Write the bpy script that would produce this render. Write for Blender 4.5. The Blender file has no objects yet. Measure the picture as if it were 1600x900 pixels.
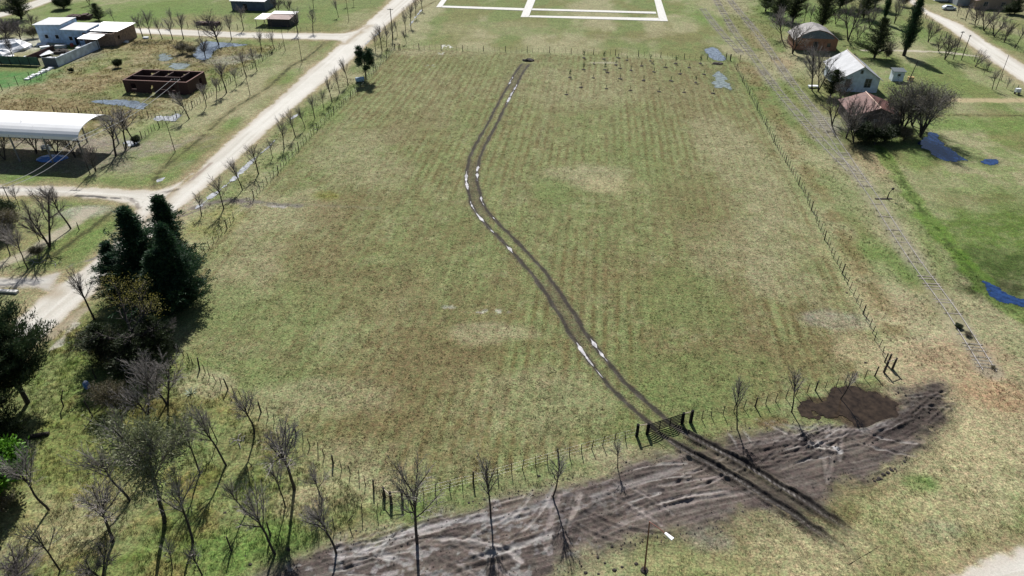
import bpy, math, random
import numpy as np
from mathutils import Vector, Matrix

# ------------------------------------------------------------------ camera, sky, sun, exposure
S = bpy.context.scene
COL = S.collection
CAM_H = 52.0; FPX = 1067.0; TILT = math.radians(34.4)
cam_d = bpy.data.cameras.new("camera"); cam = bpy.data.objects.new("camera", cam_d); COL.objects.link(cam)
cam_d.sensor_width = 36.0; cam_d.lens = 36.0 * FPX / 1600.0
cam_d.clip_start = 0.5; cam_d.clip_end = 9000
cam.location = (0, 0, CAM_H); cam.rotation_euler = (math.radians(90) - TILT, 0, 0)
S.camera = cam
SUN_EL = math.radians(43.5); SUN_AZ = math.radians(-7.0)      # azimuth from +Y, clockwise
w = bpy.data.worlds.new("World"); S.world = w; w.use_nodes = True
nt = w.node_tree; sky = nt.nodes.new("ShaderNodeTexSky"); sky.sky_type = 'NISHITA'; sky.sun_disc = False
sky.sun_elevation = SUN_EL; sky.sun_rotation = SUN_AZ; sky.air_density = 1.0; sky.dust_density = 1.0; sky.altitude = 50
bg = nt.nodes["Background"]; nt.links.new(sky.outputs[0], bg.inputs[0]); bg.inputs[1].default_value = 0.050
sl = bpy.data.lights.new("sun", 'SUN'); sun = bpy.data.objects.new("sun", sl); COL.objects.link(sun)
sl.energy = 5.0; sl.angle = math.radians(0.5); sl.color = (1.0, 0.97, 0.925)
sd_ = Vector((math.sin(SUN_AZ) * math.cos(SUN_EL), math.cos(SUN_AZ) * math.cos(SUN_EL), math.sin(SUN_EL)))
sun.rotation_euler = sd_.to_track_quat('Z', 'Y').to_euler(); sun.location = (0, 0, 120)
S.view_settings.view_transform = 'Standard'; S.view_settings.look = 'None'
S.view_settings.gamma = 1.0; S.view_settings.exposure = 0.45; S.view_settings.use_curve_mapping = False
S.render.engine = 'CYCLES'
S.cycles.max_bounces = 5; S.cycles.diffuse_bounces = 2; S.cycles.glossy_bounces = 2; S.cycles.transparent_max_bounces = 6

random.seed(7); RNG = np.random.default_rng(11)
# ------------------------------------------------------------------ survey: sight line of the drone -> spot on the ground
cT, sT = math.cos(TILT), math.sin(TILT)
AZ = math.radians(6.8); cA, sA = math.cos(AZ), math.sin(AZ)   # street grid of the village
def P(u, v, h=0.0):
    k = (v - 450) / FPX; t = (CAM_H - h) / (sT + k * cT)
    return ((u - 800) / FPX * t, (cT - k * sT) * t)
def G(u, v, h=0.0):
    X, Y = P(u, v, h); return (X * cA - Y * sA, X * sA + Y * cA)
def W(b, a): return (b * cA + a * sA, -b * sA + a * cA)
def tall(u, v0, v1):
    X, Y = P(u, v0); return CAM_H - Y * math.tan(TILT + math.atan((v1 - 450) / FPX))
def pw(l): return np.array([P(*q) for q in l])

# ------------------------------------------------------------------ noise (value noise)
def _hash(ix, iy, seed):
    h = (ix * 374761393 + iy * 668265263 + seed * 1442695041) & 0xFFFFFFFF
    h = ((h ^ (h >> 13)) * 1274126177) & 0xFFFFFFFF
    return ((h ^ (h >> 16)) & 0xFFFF) / 65535.0
def vnoise(x, y, seed=0):
    xi = np.floor(x).astype(np.int64); yi = np.floor(y).astype(np.int64)
    fx = x - xi; fy = y - yi; fx = fx * fx * (3 - 2 * fx); fy = fy * fy * (3 - 2 * fy)
    a = _hash(xi, yi, seed); b = _hash(xi + 1, yi, seed); c = _hash(xi, yi + 1, seed); d = _hash(xi + 1, yi + 1, seed)
    return (a * (1 - fx) + b * fx) * (1 - fy) + (c * (1 - fx) + d * fx) * fy
def fbm(x, y, sc, oc=4, seed=0):
    x = x / sc; y = y / sc; s = 0; am = 1; t = 0
    for o in range(oc):
        s = s + am * vnoise(x, y, seed + o * 17); t += am; am *= .55; x = x * 2.03 + 5.1; y = y * 2.03 + 9.7
    return s / t
def ss(a, b, x):
    t = np.clip((x - a) / (b - a), 0, 1); return t * t * (3 - 2 * t)
def mix(c, k, m): return c * (1 - m[:, None]) + np.asarray(k) * m[:, None]

def seg_dist(x, y, pl, pad):
    """distance to a polyline, signed side, length along it (inf beyond pad)"""
    D = np.full(x.shape, 1e9); L = np.zeros(x.shape); SD = np.zeros(x.shape)
    mn = pl.min(0) - pad; mx = pl.max(0) + pad
    I = np.nonzero((x > mn[0]) & (x < mx[0]) & (y > mn[1]) & (y < mx[1]))[0]
    if len(I) == 0: return D, SD, L
    xx = x[I]; yy = y[I]; d = np.full(xx.shape, 1e9); l = np.zeros(xx.shape); sg = np.zeros(xx.shape); acc = 0
    for i in range(len(pl) - 1):
        ax, ay = pl[i]; bx, by = pl[i + 1]; vx = bx - ax; vy = by - ay; n = math.hypot(vx, vy) + 1e-9
        t = np.clip(((xx - ax) * vx + (yy - ay) * vy) / n / n, 0, 1)
        dx = xx - ax - t * vx; dy = yy - ay - t * vy; q = np.hypot(dx, dy); m = q < d
        cr = np.sign(vx * dy - vy * dx)
        d = np.where(m, q, d); l = np.where(m, acc + t * n, l); sg = np.where(m, cr, sg); acc += n
    D[I] = d; L[I] = l; SD[I] = sg * d
    return D, SD, L
def poly_sd(x, y, pg, pad=6):
    """signed distance to a polygon, positive inside"""
    D = np.full(x.shape, -1e9); mn = pg.min(0) - pad; mx = pg.max(0) + pad
    I = np.nonzero((x > mn[0]) & (x < mx[0]) & (y > mn[1]) & (y < mx[1]))[0]
    if len(I) == 0: return D
    xx = x[I]; yy = y[I]; d = np.full(xx.shape, 1e9); ins = np.zeros(xx.shape, bool); n = len(pg)
    for i in range(n):
        ax, ay = pg[i]; bx, by = pg[(i + 1) % n]; vx = bx - ax; vy = by - ay; q = vx * vx + vy * vy + 1e-12
        t = np.clip(((xx - ax) * vx + (yy - ay) * vy) / q, 0, 1)
        d = np.minimum(d, np.hypot(xx - ax - t * vx, yy - ay - t * vy))
        c = ((ay > yy) != (by > yy)) & (xx < (bx - ax) * (yy - ay) / ((by - ay) if abs(by - ay) > 1e-9 else 1e-9) + ax)
        ins ^= c
    D[I] = np.where(ins, d, -d)
    return D
def smooth(pl, n=4):
    pl = np.asarray(pl, float); out = []
    Q = np.vstack([2 * pl[0] - pl[1], pl, 2 * pl[-1] - pl[-2]])
    for i in range(1, len(Q) - 2):
        p0, p1, p2, p3 = Q[i - 1], Q[i], Q[i + 1], Q[i + 2]
        for k in range(n):
            t = k / n
            out.append(.5 * ((2 * p1) + (-p0 + p2) * t + (2 * p0 - 5 * p1 + 4 * p2 - p3) * t * t + (-p0 + 3 * p1 - 3 * p2 + p3) * t ** 3))
    out.append(Q[-2]); return np.array(out)

def offs_(pl, o):
    t = np.gradient(pl, axis=0); t /= np.hypot(*t.T)[:, None]; return pl + np.column_stack([-t[:, 1], t[:, 0]]) * o
# ------------------------------------------------------------------ plan of the place
ROADS = {
 'main': ([(-90, 590), (25, 500), (75, 455), (150, 405), (212, 345), (255, 310), (300, 275), (354, 224), (417, 170), (475, 117), (532, 69), (565, 42), (612, 1), (650, -32)],
          [(-60, 645), (72, 525), (160, 445), (225, 383), (262, 350), (287, 322), (375, 245), (417, 205), (486, 146), (550, 92), (577, 66), (595, 47), (632, 15), (672, -20)]),
 'side': ([(-70, 288), (0, 290), (75, 291), (150, 294), (222, 297), (262, 293), (300, 272)],
          [(-70, 304), (0, 305), (60, 306), (110, 307), (160, 311), (205, 322), (216, 352)]),
 'lane': ([(205, 44), (300, 47), (400, 51), (500, 52), (545, 51), (575, 40)],
          [(205, 52), (300, 56), (400, 60), (480, 61.5), (525, 63), (538, 68)]),
 'backroad': ([(-50, 32), (0, 19), (30, 9), (70, -4)], [(-50, 42), (0, 27), (52, 13), (96, -4)]),
 'track': ([(-70, 433), (0, 433), (50, 432), (98, 424)], [(-70, 452), (0, 451), (40, 450), (78, 458)]),
 'eastroad': ([(1415, -14), (1446, 14), (1500, 38), (1550, 70), (1600, 101), (1680, 152)],
              [(1400, -12), (1437, 15), (1495, 55), (1550, 96), (1600, 130), (1680, 186)]),
 'corner': ([(1475, 912), (1535, 880), (1600, 856), (1700, 826)], [(1475, 1000), (1535, 1000), (1600, 1000), (1700, 1000)]),
}
RP = {}
for k_, (l_, r_) in ROADS.items():
    L_ = smooth(pw(l_)); R_ = smooth(pw(r_)); RP[k_] = (L_, R_, np.vstack([L_, R_[::-1]]))
PATHS = [  # centre line, half width, colour, strength
 (pw([(1436, 153), (1470, 156), (1520, 157), (1600, 157), (1660, 157)]), 1.3, (.36, .29, .18), .85),
 (pw([(1350, 79), (1400, 79), (1440, 80), (1480, 82), (1525, 88)]), .7, (.42, .38, .32), .8),
 (pw([(-40, 425), (0, 415), (50, 393), (100, 360), (132, 337), (140, 330)]), 1.2, (.34, .30, .24), .8),
 (pw([(80, 525), (105, 505), (130, 485)]), .8, (.33, .29, .25), .7),
 (pw([(85, 545), (100, 530), (118, 508)]), .5, (.45, .42, .40), .6),
 (pw([(1010, 95), (1150, 78), (1170, 70)]), .01, (.3, .3, .3), 0),
]
CORN = [W(-55.0, 64.0), W(-55.0, 188.4), W(35.4, 186.0), W(35.9, 63.9), P(1186, 641), P(1080, 661), P(995, 682), P(880, 720), P(760, 758), P(605, 788)]
FIELD = np.array(CORN)
TRK = smooth(pw([(824, 97), (812, 112), (800, 135), (787, 158), (775, 182), (760, 210), (746, 236), (739, 258), (737, 280), (741, 303), (749, 325), (764, 345), (787, 368), (812, 394),
   (836, 421), (862, 455), (884, 490), (905, 524), (930, 558), (957, 592), (984, 620), (1010, 644), (1040, 670), (1075, 693), (1110, 713), (1166, 744), (1210, 771), (1247, 794), (1290, 822), (1330, 850), (1350, 868)]))
MUD = smooth(np.vstack([pw([(330, 930), (400, 898), (470, 874), (560, 838), (650, 818), (760, 787), (870, 762), (960, 733), (1050, 704), (1120, 684), (1200, 668), (1280, 664), (1330, 664),
   (1385, 640), (1408, 612), (1438, 597), (1474, 602), (1480, 640), (1455, 680), (1410, 716), (1355, 748), (1305, 757), (1280, 790), (1215, 806), (1150, 814), (1095, 830), (1030, 838), (960, 850), (890, 880), (830, 910), (700, 950), (500, 960)]), pw([(330, 930)])]), 3)[:-1]
MAX = smooth(pw([(300, 960), (430, 905), (560, 868), (700, 830), (870, 790), (1000, 755), (1100, 730), (1250, 700), (1360, 675), (1440, 630), (1455, 600)]))
BROWNPUD = [(1250, 641), (1262, 632), (1290, 624), (1312, 610), (1338, 605), (1352, 614), (1378, 620), (1405, 632), (1397, 647), (1372, 655), (1345, 665), (1328, 663), (1310, 652), (1285, 648), (1262, 650)]
RAILS = {
 'long': smooth(pw([(1128, -20), (1140, 0), (1175, 42), (1200, 76), (1230, 119), (1257, 155), (1283, 188), (1311, 229), (1341, 274), (1366, 310), (1391, 350), (1430, 409), (1477, 473), (1500, 507), (1537, 566), (1546, 580)])),
 'side': smooth(pw([(1108, -18), (1119, 0), (1147, 49), (1172, 82), (1198, 119), (1226, 155), (1258, 192), (1292, 230), (1330, 268)])),
 'spur': smooth(pw([(1098, 14), (1116, 38), (1135, 60), (1158, 84)])),
}
DITCH = [  # polyline, half width, depth look
 (pw([(556, 42), (535, 58), (510, 63)]), .4), (pw([(508, 64), (497, 76), (478, 92), (455, 103), (440, 118), (418, 138), (395, 152), (372, 165), (345, 186), (330, 203)]), .5),
 (pw([(318, 212), (300, 228), (285, 240), (265, 255), (245, 275), (240, 292)]), .6), (pw([(190, 322), (170, 335), (150, 352), (120, 373), (100, 388), (80, 402)]), .5),
 (pw([(1163, 100), (1188, 140), (1213, 185), (1243, 235), (1274, 290), (1298, 335), (1324, 385), (1349, 430), (1372, 470), (1395, 515)]), .8),
 (pw([(1375, 232), (1385, 250), (1405, 275), (1420, 300), (1440, 330), (1465, 360), (1490, 390), (1515, 420), (1535, 445), (1560, 470), (1610, 505)]), .6),
 (pw([(1450, 181), (1500, 180), (1600, 181), (1660, 181)]), .35), (pw([(680, 2), (655, 15), (640, 28)]), .3),
]
C_OLIVE = (.145, .148, .062); C_TAN = (.265, .242, .155); C_BROWN = (.138, .110, .056); C_GREEN = (.125, .162, .060); C_LUSH = (.108, .168, .045)
C_DRY = (.30, .26, .155); C_DARK = (.035, .038, .016); C_EARTH = (.24, .175, .115); C_MUD = (.096, .078, .070); C_GREY = (.25, .235, .225); C_ROAD = (.52, .50, .455)
C_BROWND = (.090, .070, .026)
BL = [  # soft patches of ground: centre, radii (metres across, metres away), colour, strength
 # field
 ((450, 480), 9, 7, C_GREEN, .45), ((380, 600), 10, 4, C_GREEN, .6), ((640, 590), 9, 8, C_BROWN, .7), ((700, 520), 8, 6, C_BROWN, .5), ((770, 520), 5, 2, C_TAN, .7), ((500, 400), 8, 7, C_BROWN, .55),
 ((580, 450), 8, 8, C_BROWN, .5), ((430, 330), 9, 9, C_TAN, .5), ((560, 250), 9, 16, C_TAN, .45), ((530, 320), 5, 7, C_BROWN, .6), ((513, 305), 2.5, 2, (.16, .16, .03), .7), ((640, 200), 7, 12, C_BROWN, .45), ((930, 275), 7, 5, C_TAN, .8),
 ((868, 300), 3.5, 5, C_GREEN, .7), ((960, 290), 5, 3, C_DRY, .5), ((980, 440), 8, 7, C_BROWN, .35), ((1180, 380), 10, 9, C_TAN, .6), ((1240, 440), 6, 6, C_TAN, .5), ((1310, 500), 5, 2, C_GREY, .5),
 ((1190, 560), 12, 4, C_BROWN, .5), ((1100, 590), 9, 5, C_GREEN, .6), ((950, 640), 10, 4, C_GREEN, .55), ((830, 620), 9, 5, C_TAN, .4), ((600, 690), 9, 4, C_BROWN, .4), ((480, 620), 7, 3, C_TAN, .55), ((540, 730), 6, 3, C_TAN, .4),
 ((900, 130), 14, 14, C_TAN, .3), ((1060, 140), 10, 20, C_BROWN, .3), ((1150, 250), 6, 20, C_TAN, .55), ((1090, 330), 6, 14, C_BROWN, .45), ((760, 100), 12, 12, C_GREEN, .25), ((700, 80), 14, 6, C_TAN, .4),
 ((760, 45), 22, 10, C_TAN, .35), ((1000, 60), 20, 7, C_BROWN, .3), ((650, 55), 5, 25, C_TAN, .55), ((1060, 470), 7, 7, C_GREEN, .5), ((1000, 250), 6, 9, C_GREEN, .35), ((390, 430), 5, 8, C_TAN, .5), ((350, 480), 5, 4, C_GREEN, .5),
 ((1390, 600), 3.2, 1.6, C_BROWND, .7), ((1290, 540), 7, 2, C_BROWN, .6), ((697, 73), 1.6, 1.6, (.5, .5, .5), .8), ((690, 84), 1.4, 1.3, (.4, .4, .38), .7), ((672, 104), 1.3, 2, (.4, .4, .38), .5), ((762, 487), 2.4, .5, (.42, .4, .38), .45), ((700, 480), .9, .5, (.4, .4, .38), .4), ((940, 98), 3.5, .9, (.38, .35, .28), .6),
 # strip by the railway
 ((1100, 25), 6, 14, C_LUSH, .5), ((1215, 25), 6, 30, C_LUSH, .7), ((1260, 75), 3, 10, C_LUSH, .7), ((1190, 68), 3, 12, C_EARTH, .45), ((1225, 100), 3, 8, C_EARTH, .6), ((1165, 110), 3, 10, C_EARTH, .5), ((1225, 145), 7, 6, C_LUSH, .4),
 ((1300, 300), 5, 10, C_GREEN, .6), ((1380, 410), 4, 6, C_LUSH, .45), ((1360, 250), 3, 9, C_EARTH, .5), ((1430, 480), 7, 5, C_TAN, .7), ((1455, 560), 9, 4, C_TAN, .7), ((1395, 480), 4, 3, C_EARTH, .4), ((1455, 540), 3, 1.4, C_GREY, .4),
 # east meadow
 ((1520, 330), 14, 12, C_GREEN, .55), ((1540, 195), 20, 4, C_LUSH, .75), ((1500, 100), 14, 8, C_LUSH, .3), ((1575, 375), 14, 10, (.070, .115, .020), .8), ((1590, 430), 9, 8, (.042, .065, .016), .9), ((1600, 330), 7, 7, (.07, .11, .02), .6), ((1480, 170), 12, 4, C_TAN, .3), ((1560, 450), 4, 1.8, C_DARK, .75), ((1500, 310), 8, 3, C_BROWN, .4),
 ((1300, 25), 16, 16, C_LUSH, .75), ((1390, 50), 14, 14, C_LUSH, .7), ((1480, 130), 16, 9, C_LUSH, .45), ((1440, 110), 5, 3, C_GREEN, .5), ((1345, 215), 6, 7, C_DARK, .55), ((1290, 190), 3, 5, C_GREY, .5), ((1540, 25), 12, 8, C_TAN, .4), ((1560, 60), 16, 8, C_GREEN, .5),
 # south-east corner
 ((1530, 640), 13, 11, (.34, .295, .195), .9), ((1420, 800), 9, 4, (.30, .27, .16), .5), ((1330, 520), 3, 4, (.29, .25, .16), .4), ((1420, 560), 9, 3.5, (.32, .275, .17), .65), ((1500, 740), 10, 6, (.31, .28, .175), .6), ((1445, 600), 6, 3, (.31, .265, .17), .6), ((1350, 470), 3, 6, (.31, .275, .17), .6), ((1300, 400), 3, 7, (.30, .27, .16), .4), ((1420, 690), 3, 2.5, C_DRY, .5), ((1180, 830), 5, 1.6, (.16, .13, .08), .6),
 ((1560, 600), 8, 6, C_EARTH, .5), ((1500, 560), 6, 3, C_EARTH, .5), ((1530, 690), 9, 5, C_DRY, .55), ((1440, 757), 1.9, 1.2, (.06, .13, .025), .85), ((1445, 790), 5, 3, C_DRY, .3), ((1465, 828), 2.6, 1.1, (.2, .22, .15), .5), ((1580, 620), 4, 3, (.28, .17, .1), .5), ((1300, 800), 2.8, 1.9, C_BROWND, .6), ((1340, 760), 4, 1.5, C_BROWN, .6),
 ((1210, 660), 1.6, .7, (.11, .065, .035), .8), ((1300, 660), 3, .7, C_GREEN, .5), ((1130, 855), 3.5, 1.8, C_BROWND, .7), ((1110, 845), 2.2, 1.6, C_GREY, .6), ((1080, 870), 4, 1.5, C_GREEN, .4), ((1000, 880), 5, 2, C_GREEN, .45), ((1400, 860), 8, 3, C_DRY, .4), ((1250, 860), 6, 3, C_TAN, .6), ((1180, 880), 9, 2, C_DRY, .5), ((920, 860), 3, 1.5, C_TAN, .6),
 # bottom left grove
 ((60, 830), 8, 4, C_TAN, .65), ((100, 770), 7, 5, (.16, .15, .04), .6), ((180, 690), 7, 4, (.16, .15, .045), .6), ((110, 720), 7, 5, C_GREEN, .5), ((330, 640), 5, 3, (.2, .17, .07), .6), ((320, 600), 3, 2, C_TAN, .8), ((480, 780), 2.5, 1.6, C_DRY, .8), ((360, 860), 8, 2.4, C_LUSH, .75), ((440, 850), 4, 1.5, C_LUSH, .6), ((300, 690), 6, 4, C_GREEN, .7),
 ((120, 590), 8, 5, C_LUSH, .3), ((560, 770), 5, 2.5, C_TAN, .5), ((700, 800), 8, 1.6, C_LUSH, .6), ((790, 770), 7, 1.6, C_LUSH, .55), ((880, 735), 4, 1.4, C_LUSH, .5), ((400, 690), 4, 3, C_BROWN, .4), ((1000, 715), 6, 1.5, C_TAN, .6), ((240, 640), 4, 2, C_BROWND, .4), ((165, 800), 6, 4, C_TAN, .5),
 # verges left
 ((250, 220), 5, 12, C_TAN, .6), ((330, 180), 6, 14, C_TAN, .5), ((450, 90), 8, 14, C_TAN, .45), ((200, 262), 9, 5, C_TAN, .55), ((195, 380), 4, 6, C_TAN, .6), ((150, 360), 3, 3, C_LUSH, .6), ((125, 385), 5, 3, C_LUSH, .4), ((290, 245), 2.5, 3, C_LUSH, .6), ((450, 118), 3, 6, C_LUSH, .6), ((365, 192), 2, 4, C_LUSH, .5), ((60, 460), 6, 3, C_TAN, .6),
 ((125, 332), 4, 2.4, (.36, .33, .32), .75), ((80, 300), 2, 2, C_EARTH, .2), ((195, 240), 5, 3, C_LUSH, .5), ((190, 262), 6, 3, C_GREEN, .2), ((340, 305), 4, 4, C_LUSH, .45), ((430, 250), 4, 6, C_LUSH, .45), ((500, 180), 4, 9, C_LUSH, .45), ((330, 350), 4, 5, (.15, .16, .03), .5), ((300, 320), 3, 2, (.4, .37, .37), .7),
 # lots left
 ((90, 230), 22, 6, (.20, .17, .155), .85), ((60, 258), 24, 5, (.16, .14, .12), .6), ((15, 277), 9, 1.5, C_LUSH, .7), ((110, 170), 16, 8, C_BROWN, .5), ((150, 135), 14, 12, (.21, .165, .095), .75), ((60, 165), 14, 6, (.19, .15, .08), .7), ((230, 75), 14, 12, (.21, .165, .09), .7), ((330, 90), 10, 9, (.17, .12, .075), .65), ((190, 140), 5, 5, C_LUSH, .5), ((330, 130), 6, 8, C_LUSH, .5),
 ((140, 150), 18, 3, C_GREEN, .5), ((30, 122), 9, 7, (.06, .17, .05), .85), ((30, 70), 12, 7, (.4, .39, .37), .75), ((110, 88), 8, 8, (.13, .12, .11), .8), ((90, 20), 40, 20, C_LUSH, .55), ((250, 20), 40, 20, C_LUSH, .5), ((500, 20), 18, 14, C_LUSH, .4), ((430, 40), 9, 9, C_LUSH, .4), ((420, 8), 20, 10, C_GREEN, .5), ((310, 30), 10, 8, C_EARTH, .45), ((200, 90), 20, 8, C_TAN, .3), ((165, 95), 5, 10, C_LUSH, .4),
 ((560, 30), 5, 12, C_TAN, .5), ((350, 95), 7, 5, (.25, .25, .22), .6), ((395, 90), 4, 4, (.3, .3, .27), .4), ((230, 200), 6, 5, C_LUSH, .35), ((70, 350), 12, 6, C_GREEN, .4), ((20, 380), 8, 6, (.17, .15, .06), .5),
]
# crossing wheel ruts, painted wet glare in the mud and a painted culvert shadow: polyline, half width, colour, strength
RUT = [
 ([(650, 848), (700, 843), (740, 846), (790, 862), (815, 878)], .28, (.33, .30, .29), .7), ([(655, 852), (720, 850), (770, 858), (800, 876)], .16, (.05, .045, .045), .6),
 ([(520, 865), (570, 862), (630, 835), (690, 822), (740, 815), (790, 812), (860, 790)], .5, (.36, .35, .36), .5), ([(700, 890), (760, 870), (830, 845), (890, 820), (930, 795)], .25, (.05, .045, .045), .7),
 ([(720, 880), (790, 862), (860, 838)], .3, (.36, .34, .33), .55), ([(850, 855), (862, 810), (875, 775)], .3, (.26, .22, .21), .6), ([(883, 845), (893, 810), (905, 775)], .3, (.28, .24, .22), .6), ([(866, 852), (880, 810), (890, 775)], .2, (.06, .05, .05), .6),
 ([(955, 800), (985, 780), (1020, 768), (1035, 768)], .22, (.05, .045, .045), .75), ([(960, 803), (990, 785), (1030, 772)], .15, (.33, .31, .3), .6), ([(930, 840), (990, 812), (1060, 790), (1120, 776), (1180, 770)], .25, (.24, .21, .2), .5), ([(1000, 800), (1060, 780), (1125, 770)], .2, (.34, .31, .3), .6),
 ([(900, 790), (980, 760), (1060, 735)], .5, (.23, .21, .21), .4), ([(1275, 665), (1285, 710), (1290, 750)], .22, (.20, .175, .16), .4), ([(1300, 665), (1300, 710), (1292, 755)], .2, (.20, .175, .16), .4), ([(1315, 670), (1310, 720)], .2, (.24, .21, .2), .4),
 ([(1180, 655), (1230, 680), (1275, 700), (1310, 706)], .18, (.30, .27, .25), .6), ([(1272, 698), (1295, 701), (1312, 708)], .3, (.6, .6, .6), .7), ([(1150, 700), (1230, 690), (1330, 680), (1400, 660)], .3, (.07, .06, .06), .5), ([(1180, 740), (1260, 722), (1340, 700)], .3, (.08, .07, .065), .5),
 ([(1200, 660), (1260, 672), (1340, 672), (1390, 660)], .4, (.24, .22, .22), .4), ([(560, 880), (600, 872), (640, 880)], .4, (.3, .29, .29), .5), ([(1360, 708), (1400, 695), (1440, 690)], .3, (.16, .13, .11), .6), ([(1370, 745), (1390, 735)], .2, (.06, .05, .04), .7),
 ([(380, 313), (430, 319), (470, 322)], .7, (.12, .11, .12), .65), ([(400, 320), (445, 324)], .35, (.33, .31, .33), .6), ([(287, 335), (320, 322), (350, 314), (385, 316), (392, 320)], 1.0, (.12, .10, .10), .8), ([(450, 318), (520, 322), (590, 326)], .5, (.2, .18, .13), .3),
 ([(205, 311), (170, 309), (150, 307), (120, 306)], .35, (.04, .04, .045), .85), ([(190, 308), (210, 315), (217, 325)], .35, (.1, .08, .07), .6), ([(238, 303), (262, 300), (278, 296)], .4, (.08, .065, .06), .7), ([(225, 316), (240, 320), (248, 325)], .3, (.12, .1, .09), .6), ([(290, 290), (310, 272), (330, 255)], .3, (.2, .15, .12), .6),
 ([(110, 415), (150, 403), (175, 385)], .35, (.13, .12, .13), .7), ([(0, 443), (30, 440), (55, 444)], .8, (.11, .11, .12), .7), ([(430, 262), (412, 272)], .3, (.3, .3, .3), .1),  # the dark patch on the left track is the culvert's shadow, painted in
 ([(1296, 830), (1330, 862), (1350, 890)], .25, (.13, .11, .07), .5), ([(1250, 815), (1275, 850), (1280, 880)], .25, (.14, .12, .07), .4),
]
_rr = random.Random(23)
for _i in range(34):   # passes of turning vehicles: paired lines bending through the mud
    _q = _rr.choice([(520, 880), (600, 870), (700, 850), (760, 830), (850, 815), (930, 790), (1000, 780), (1080, 760), (1150, 730), (1220, 720), (1300, 700), (1370, 680), (1420, 650)]); _x, _y = P(*_q); _x += _rr.uniform(-3, 3); _y += _rr.uniform(-1.5, 1.5)
    _a = math.radians(_rr.choice([18, 22, 30, 8, 55, 100, -25, 35])) + _rr.uniform(-.15, .15); _k = _rr.uniform(-.10, .10); _n = _rr.randint(5, 9); _pl = [(_x, _y)]; _h = _rr.uniform(.10, .2); _c, _s = _rr.choice([((.042, .034, .033), .75), ((.24, .21, .20), .6), ((.05, .04, .038), .7), ((.30, .28, .27), .5)])
    for _j in range(_n): _x += math.cos(_a) * 1.1; _y += math.sin(_a) * 1.1; _a += _k; _pl.append((_x, _y))
    for _o in (0, 1.7): RUT.append((None, _h, _c, _s, offs_(np.array(_pl), _o)))
RUT_SHADEW = [(smooth(pw(q[0])) if q[0] is not None else q[4], q[1], q[2], q[3]) for q in RUT]
NRND = 68
GLINT_SPECK = ((.5, .5, .5), (.4, .4, .38), (.42, .4, .38))  # white wet spots and sun glints painted into the field colour
BLW = [(P(*c), rx, ry, k, s) for c, rx, ry, k, s in BL]
GROVE = pw([(-60, 560), (140, 500), (228, 490), (330, 600), (450, 690), (600, 800), (420, 880), (300, 960), (-60, 960)])
LOTS = pw([(-90, 225), (180, 215), (270, 178), (440, 72), (200, 60), (90, 110), (-90, 190)])
LOTW = pw([(-90, 285), (120, 285), (190, 230), (270, 178), (440, 72), (200, 60), (-90, 100)])

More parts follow.
